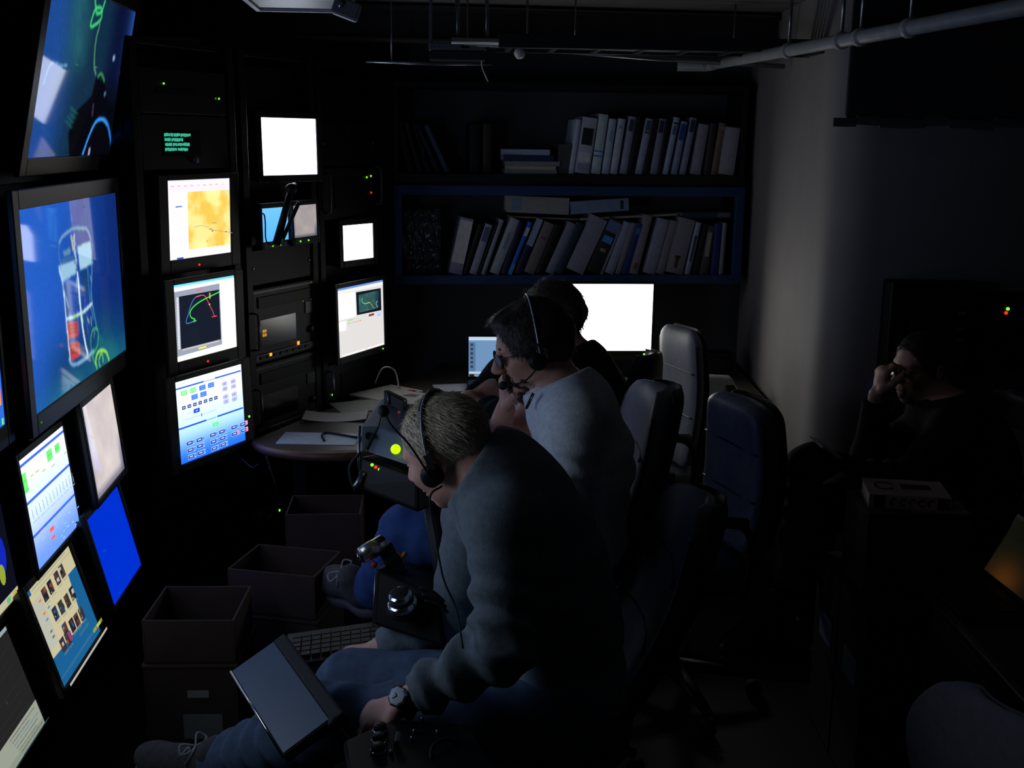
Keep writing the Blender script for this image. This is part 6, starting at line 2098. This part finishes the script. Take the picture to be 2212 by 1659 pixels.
# beams
BEAM = mat('dark_beam_paint', (58, 54, 50), .7, 0, .15, 10)
for k, (p, q, w_, h_, lab) in enumerate([((-1.9, 4.9, 2.36), (1.2, 5.35, 2.36), .12, .14, 'dark ceiling beam above the bookshelf'), ((-1.9, 3.6, 2.40), (1.9, 3.95, 2.40), .10, .1, 'dark ceiling beam across the middle of the room')]):
    p, q = V3(p), V3(q)
    t = thing('ceiling_beam', lab, 'beam', tuple(p))
    yw = math.atan2(q[1] - p[1], q[0] - p[0])
    ln = np.linalg.norm(q - p)
    t.rotation_euler = (0, 0, yw)
    MB().box((ln / 2, 0, h_ / 2 - .006), (ln, w_, .012)).build('top_flange', BEAM, t)
    MB().box((ln / 2, 0, 0), (ln, .012, h_)).build('web', BEAM, t)
    MB().box((ln / 2, 0, -h_ / 2 + .006), (ln, w_, .012)).build('bottom_flange', BEAM, t, bev=.002)
# cable tray with conduits
t = thing('cable_tray', 'cable tray with several conduits running under the ceiling above the bookshelf', 'cable tray', (.65, 4.55, 2.24), (0, 0, R(4)))
for sy in (-1, 1):
    MB().box((0, sy * .12, 0), (1.45, .012, .05)).build('side_rail', DARKGREY, t, bev=.002)
for k in range(9):
    MB().box((-.68 + .17 * k, 0, -.02), (.02, .24, .01)).build('rung', DARKGREY, t)
for k in range(4):
    MB().tube([(-.9 + .05 * k, -.08 + .05 * k, .0), (0, -.08 + .05 * k, -.006), (.72, -.08 + .05 * k, .0)], .012, 8).build('conduit', (STEEL, DARKGREY, GREYPL, DARKGREY)[k], t)
for x in (-.6, .55):
    MB().tube([(x, .12, 0), (x, .12, .2)], .005, 6).build('hanger_rod', STEEL, t)
# thin conduits
for k, (p, q, r_, lab) in enumerate([((.02, 4.9, 2.255), (1.15, 5.02, 2.20), .011, 'thin grey conduit running above the upper shelf'), ((.45, 3.5, 2.42), (1.5, 3.9, 2.34), .016, 'painted conduit running from the ceiling toward the white pipe'), ((-.62, 4.85, 2.19), (-.1, 4.95, 2.19), .006, 'thin bright rod near the upper rack corner')]):
    p, q = V3(p), V3(q)
    t = thing('conduit', lab, 'pipe', tuple(p))
    MB().tube([(0, 0, 0), tuple((q - p) * .5 + V3(0, 0, -.004)), tuple(q - p)], r_, 10).build('pipe_run', (STEEL, PIPE, STEEL)[k], t)
    for f_ in (.2, .8):
        MB().tube([(q - p) * f_, (q - p) * f_ + V3(0, 0, 2.45 - (p + (q - p) * f_)[2])], .004, 6).build('hanger_rod', STEEL, t)
# ceiling lamp, switched off
c = pt(650, 8, 3.3)
t = thing('ceiling_lamp', 'switched-off ceiling lamp with a pale frame at the top of the room', 'lamp', tuple(c), (0, 0, R(5)))
MB().box((.0, .02, .045), (.30, .34, .07)).build('lamp_housing', DARKGREY, t, bev=.006)
for sy in (-1, 1):
    MB().box((0, .02 + sy * .165, .004), (.31, .016, .018)).build('frame_bar', WHITEPL, t, bev=.002)
for sx in (-1, 1):
    MB().box((sx * .147, .02, .004), (.016, .32, .018)).build('frame_bar', WHITEPL, t, bev=.002)
MB().box((.0, .02, .006), (.28, .31, .004)).build('diffuser', mat('grey_diffuser', (96, 98, 104), .4, 0, .1, 80), t)
br = MB().box((.14, -.15, -.028), (.075, .05, .05), (0, R(20), 0)).build('lamp_bracket', GREYPL, t, bev=.006)
MB().lathe([(.008, 0), (.008, .01)], (.125, -.175, -.02), (0, -1, 0), 12).build('screw', CHROME, br)
MB().tube([(.0, .02, .08), (.0, .02, 2.45 - c[2])], .02, 8).build('ceiling_mount', DARKGREY, t)
# wall-box fixture, bulb and dangling cord
c = pt(988, 112, 4.5)
t = thing('fixture_box', 'pale rectangular fixture box hanging over the worktop', 'fixture', tuple(c), (0, 0, R(3)))
MB().box((0, 0, .015), (.225, .14, .026)).build('upper_case', GREYPL, t, bev=.003)
MB().box((0, 0, -.018), (.22, .13, .034)).build('lower_case', DARKGREY, t, bev=.003)
MB().box((-.105, 0, .14), (.012, .10, .22)).build('side_plate', GREYPL, t, bev=.001)
MB().box((.03, -.071, .015), (.03, .002, .012)).build('name_plate', BLACKPL, t)
MB().tube(catmull([(.095, -.05, -.03), (.098, -.05, -.06), (.108, -.05, -.085), (.122, -.05, -.115)], 5), .003, 6).build('cord', WHITEPL, t)
MB().tube([(.0, 0, .02), (.0, 0, 2.45 - c[2])], .01, 8).build('hanger_rod', STEEL, t)
c = pt(1122, 113, 4.45)
t = thing('light_bulb', 'round pale unlit bulb on a thin arm above the upper shelf', 'bulb', tuple(c))
MB().lathe([(.004, -.026), (.014, -.023), (.021, -.010), (.022, 0), (.019, .010), (.012, .018), (.010, .034)], (0, 0, 0), (-.2, .2, 1), 18).build('bulb_glass', WHITEPL, t)
MB().tube(catmull([(-.13, .02, .05), (-.08, .02, .036), (-.02, .01, .03), (0, 0, .03)], 5), .008, 8).build('arm', STEEL, t)
MB().tube([(-.13, .02, .05), (-.13, .02, 2.45 - c[2])], .008, 8).build('hanger_rod', STEEL, t)
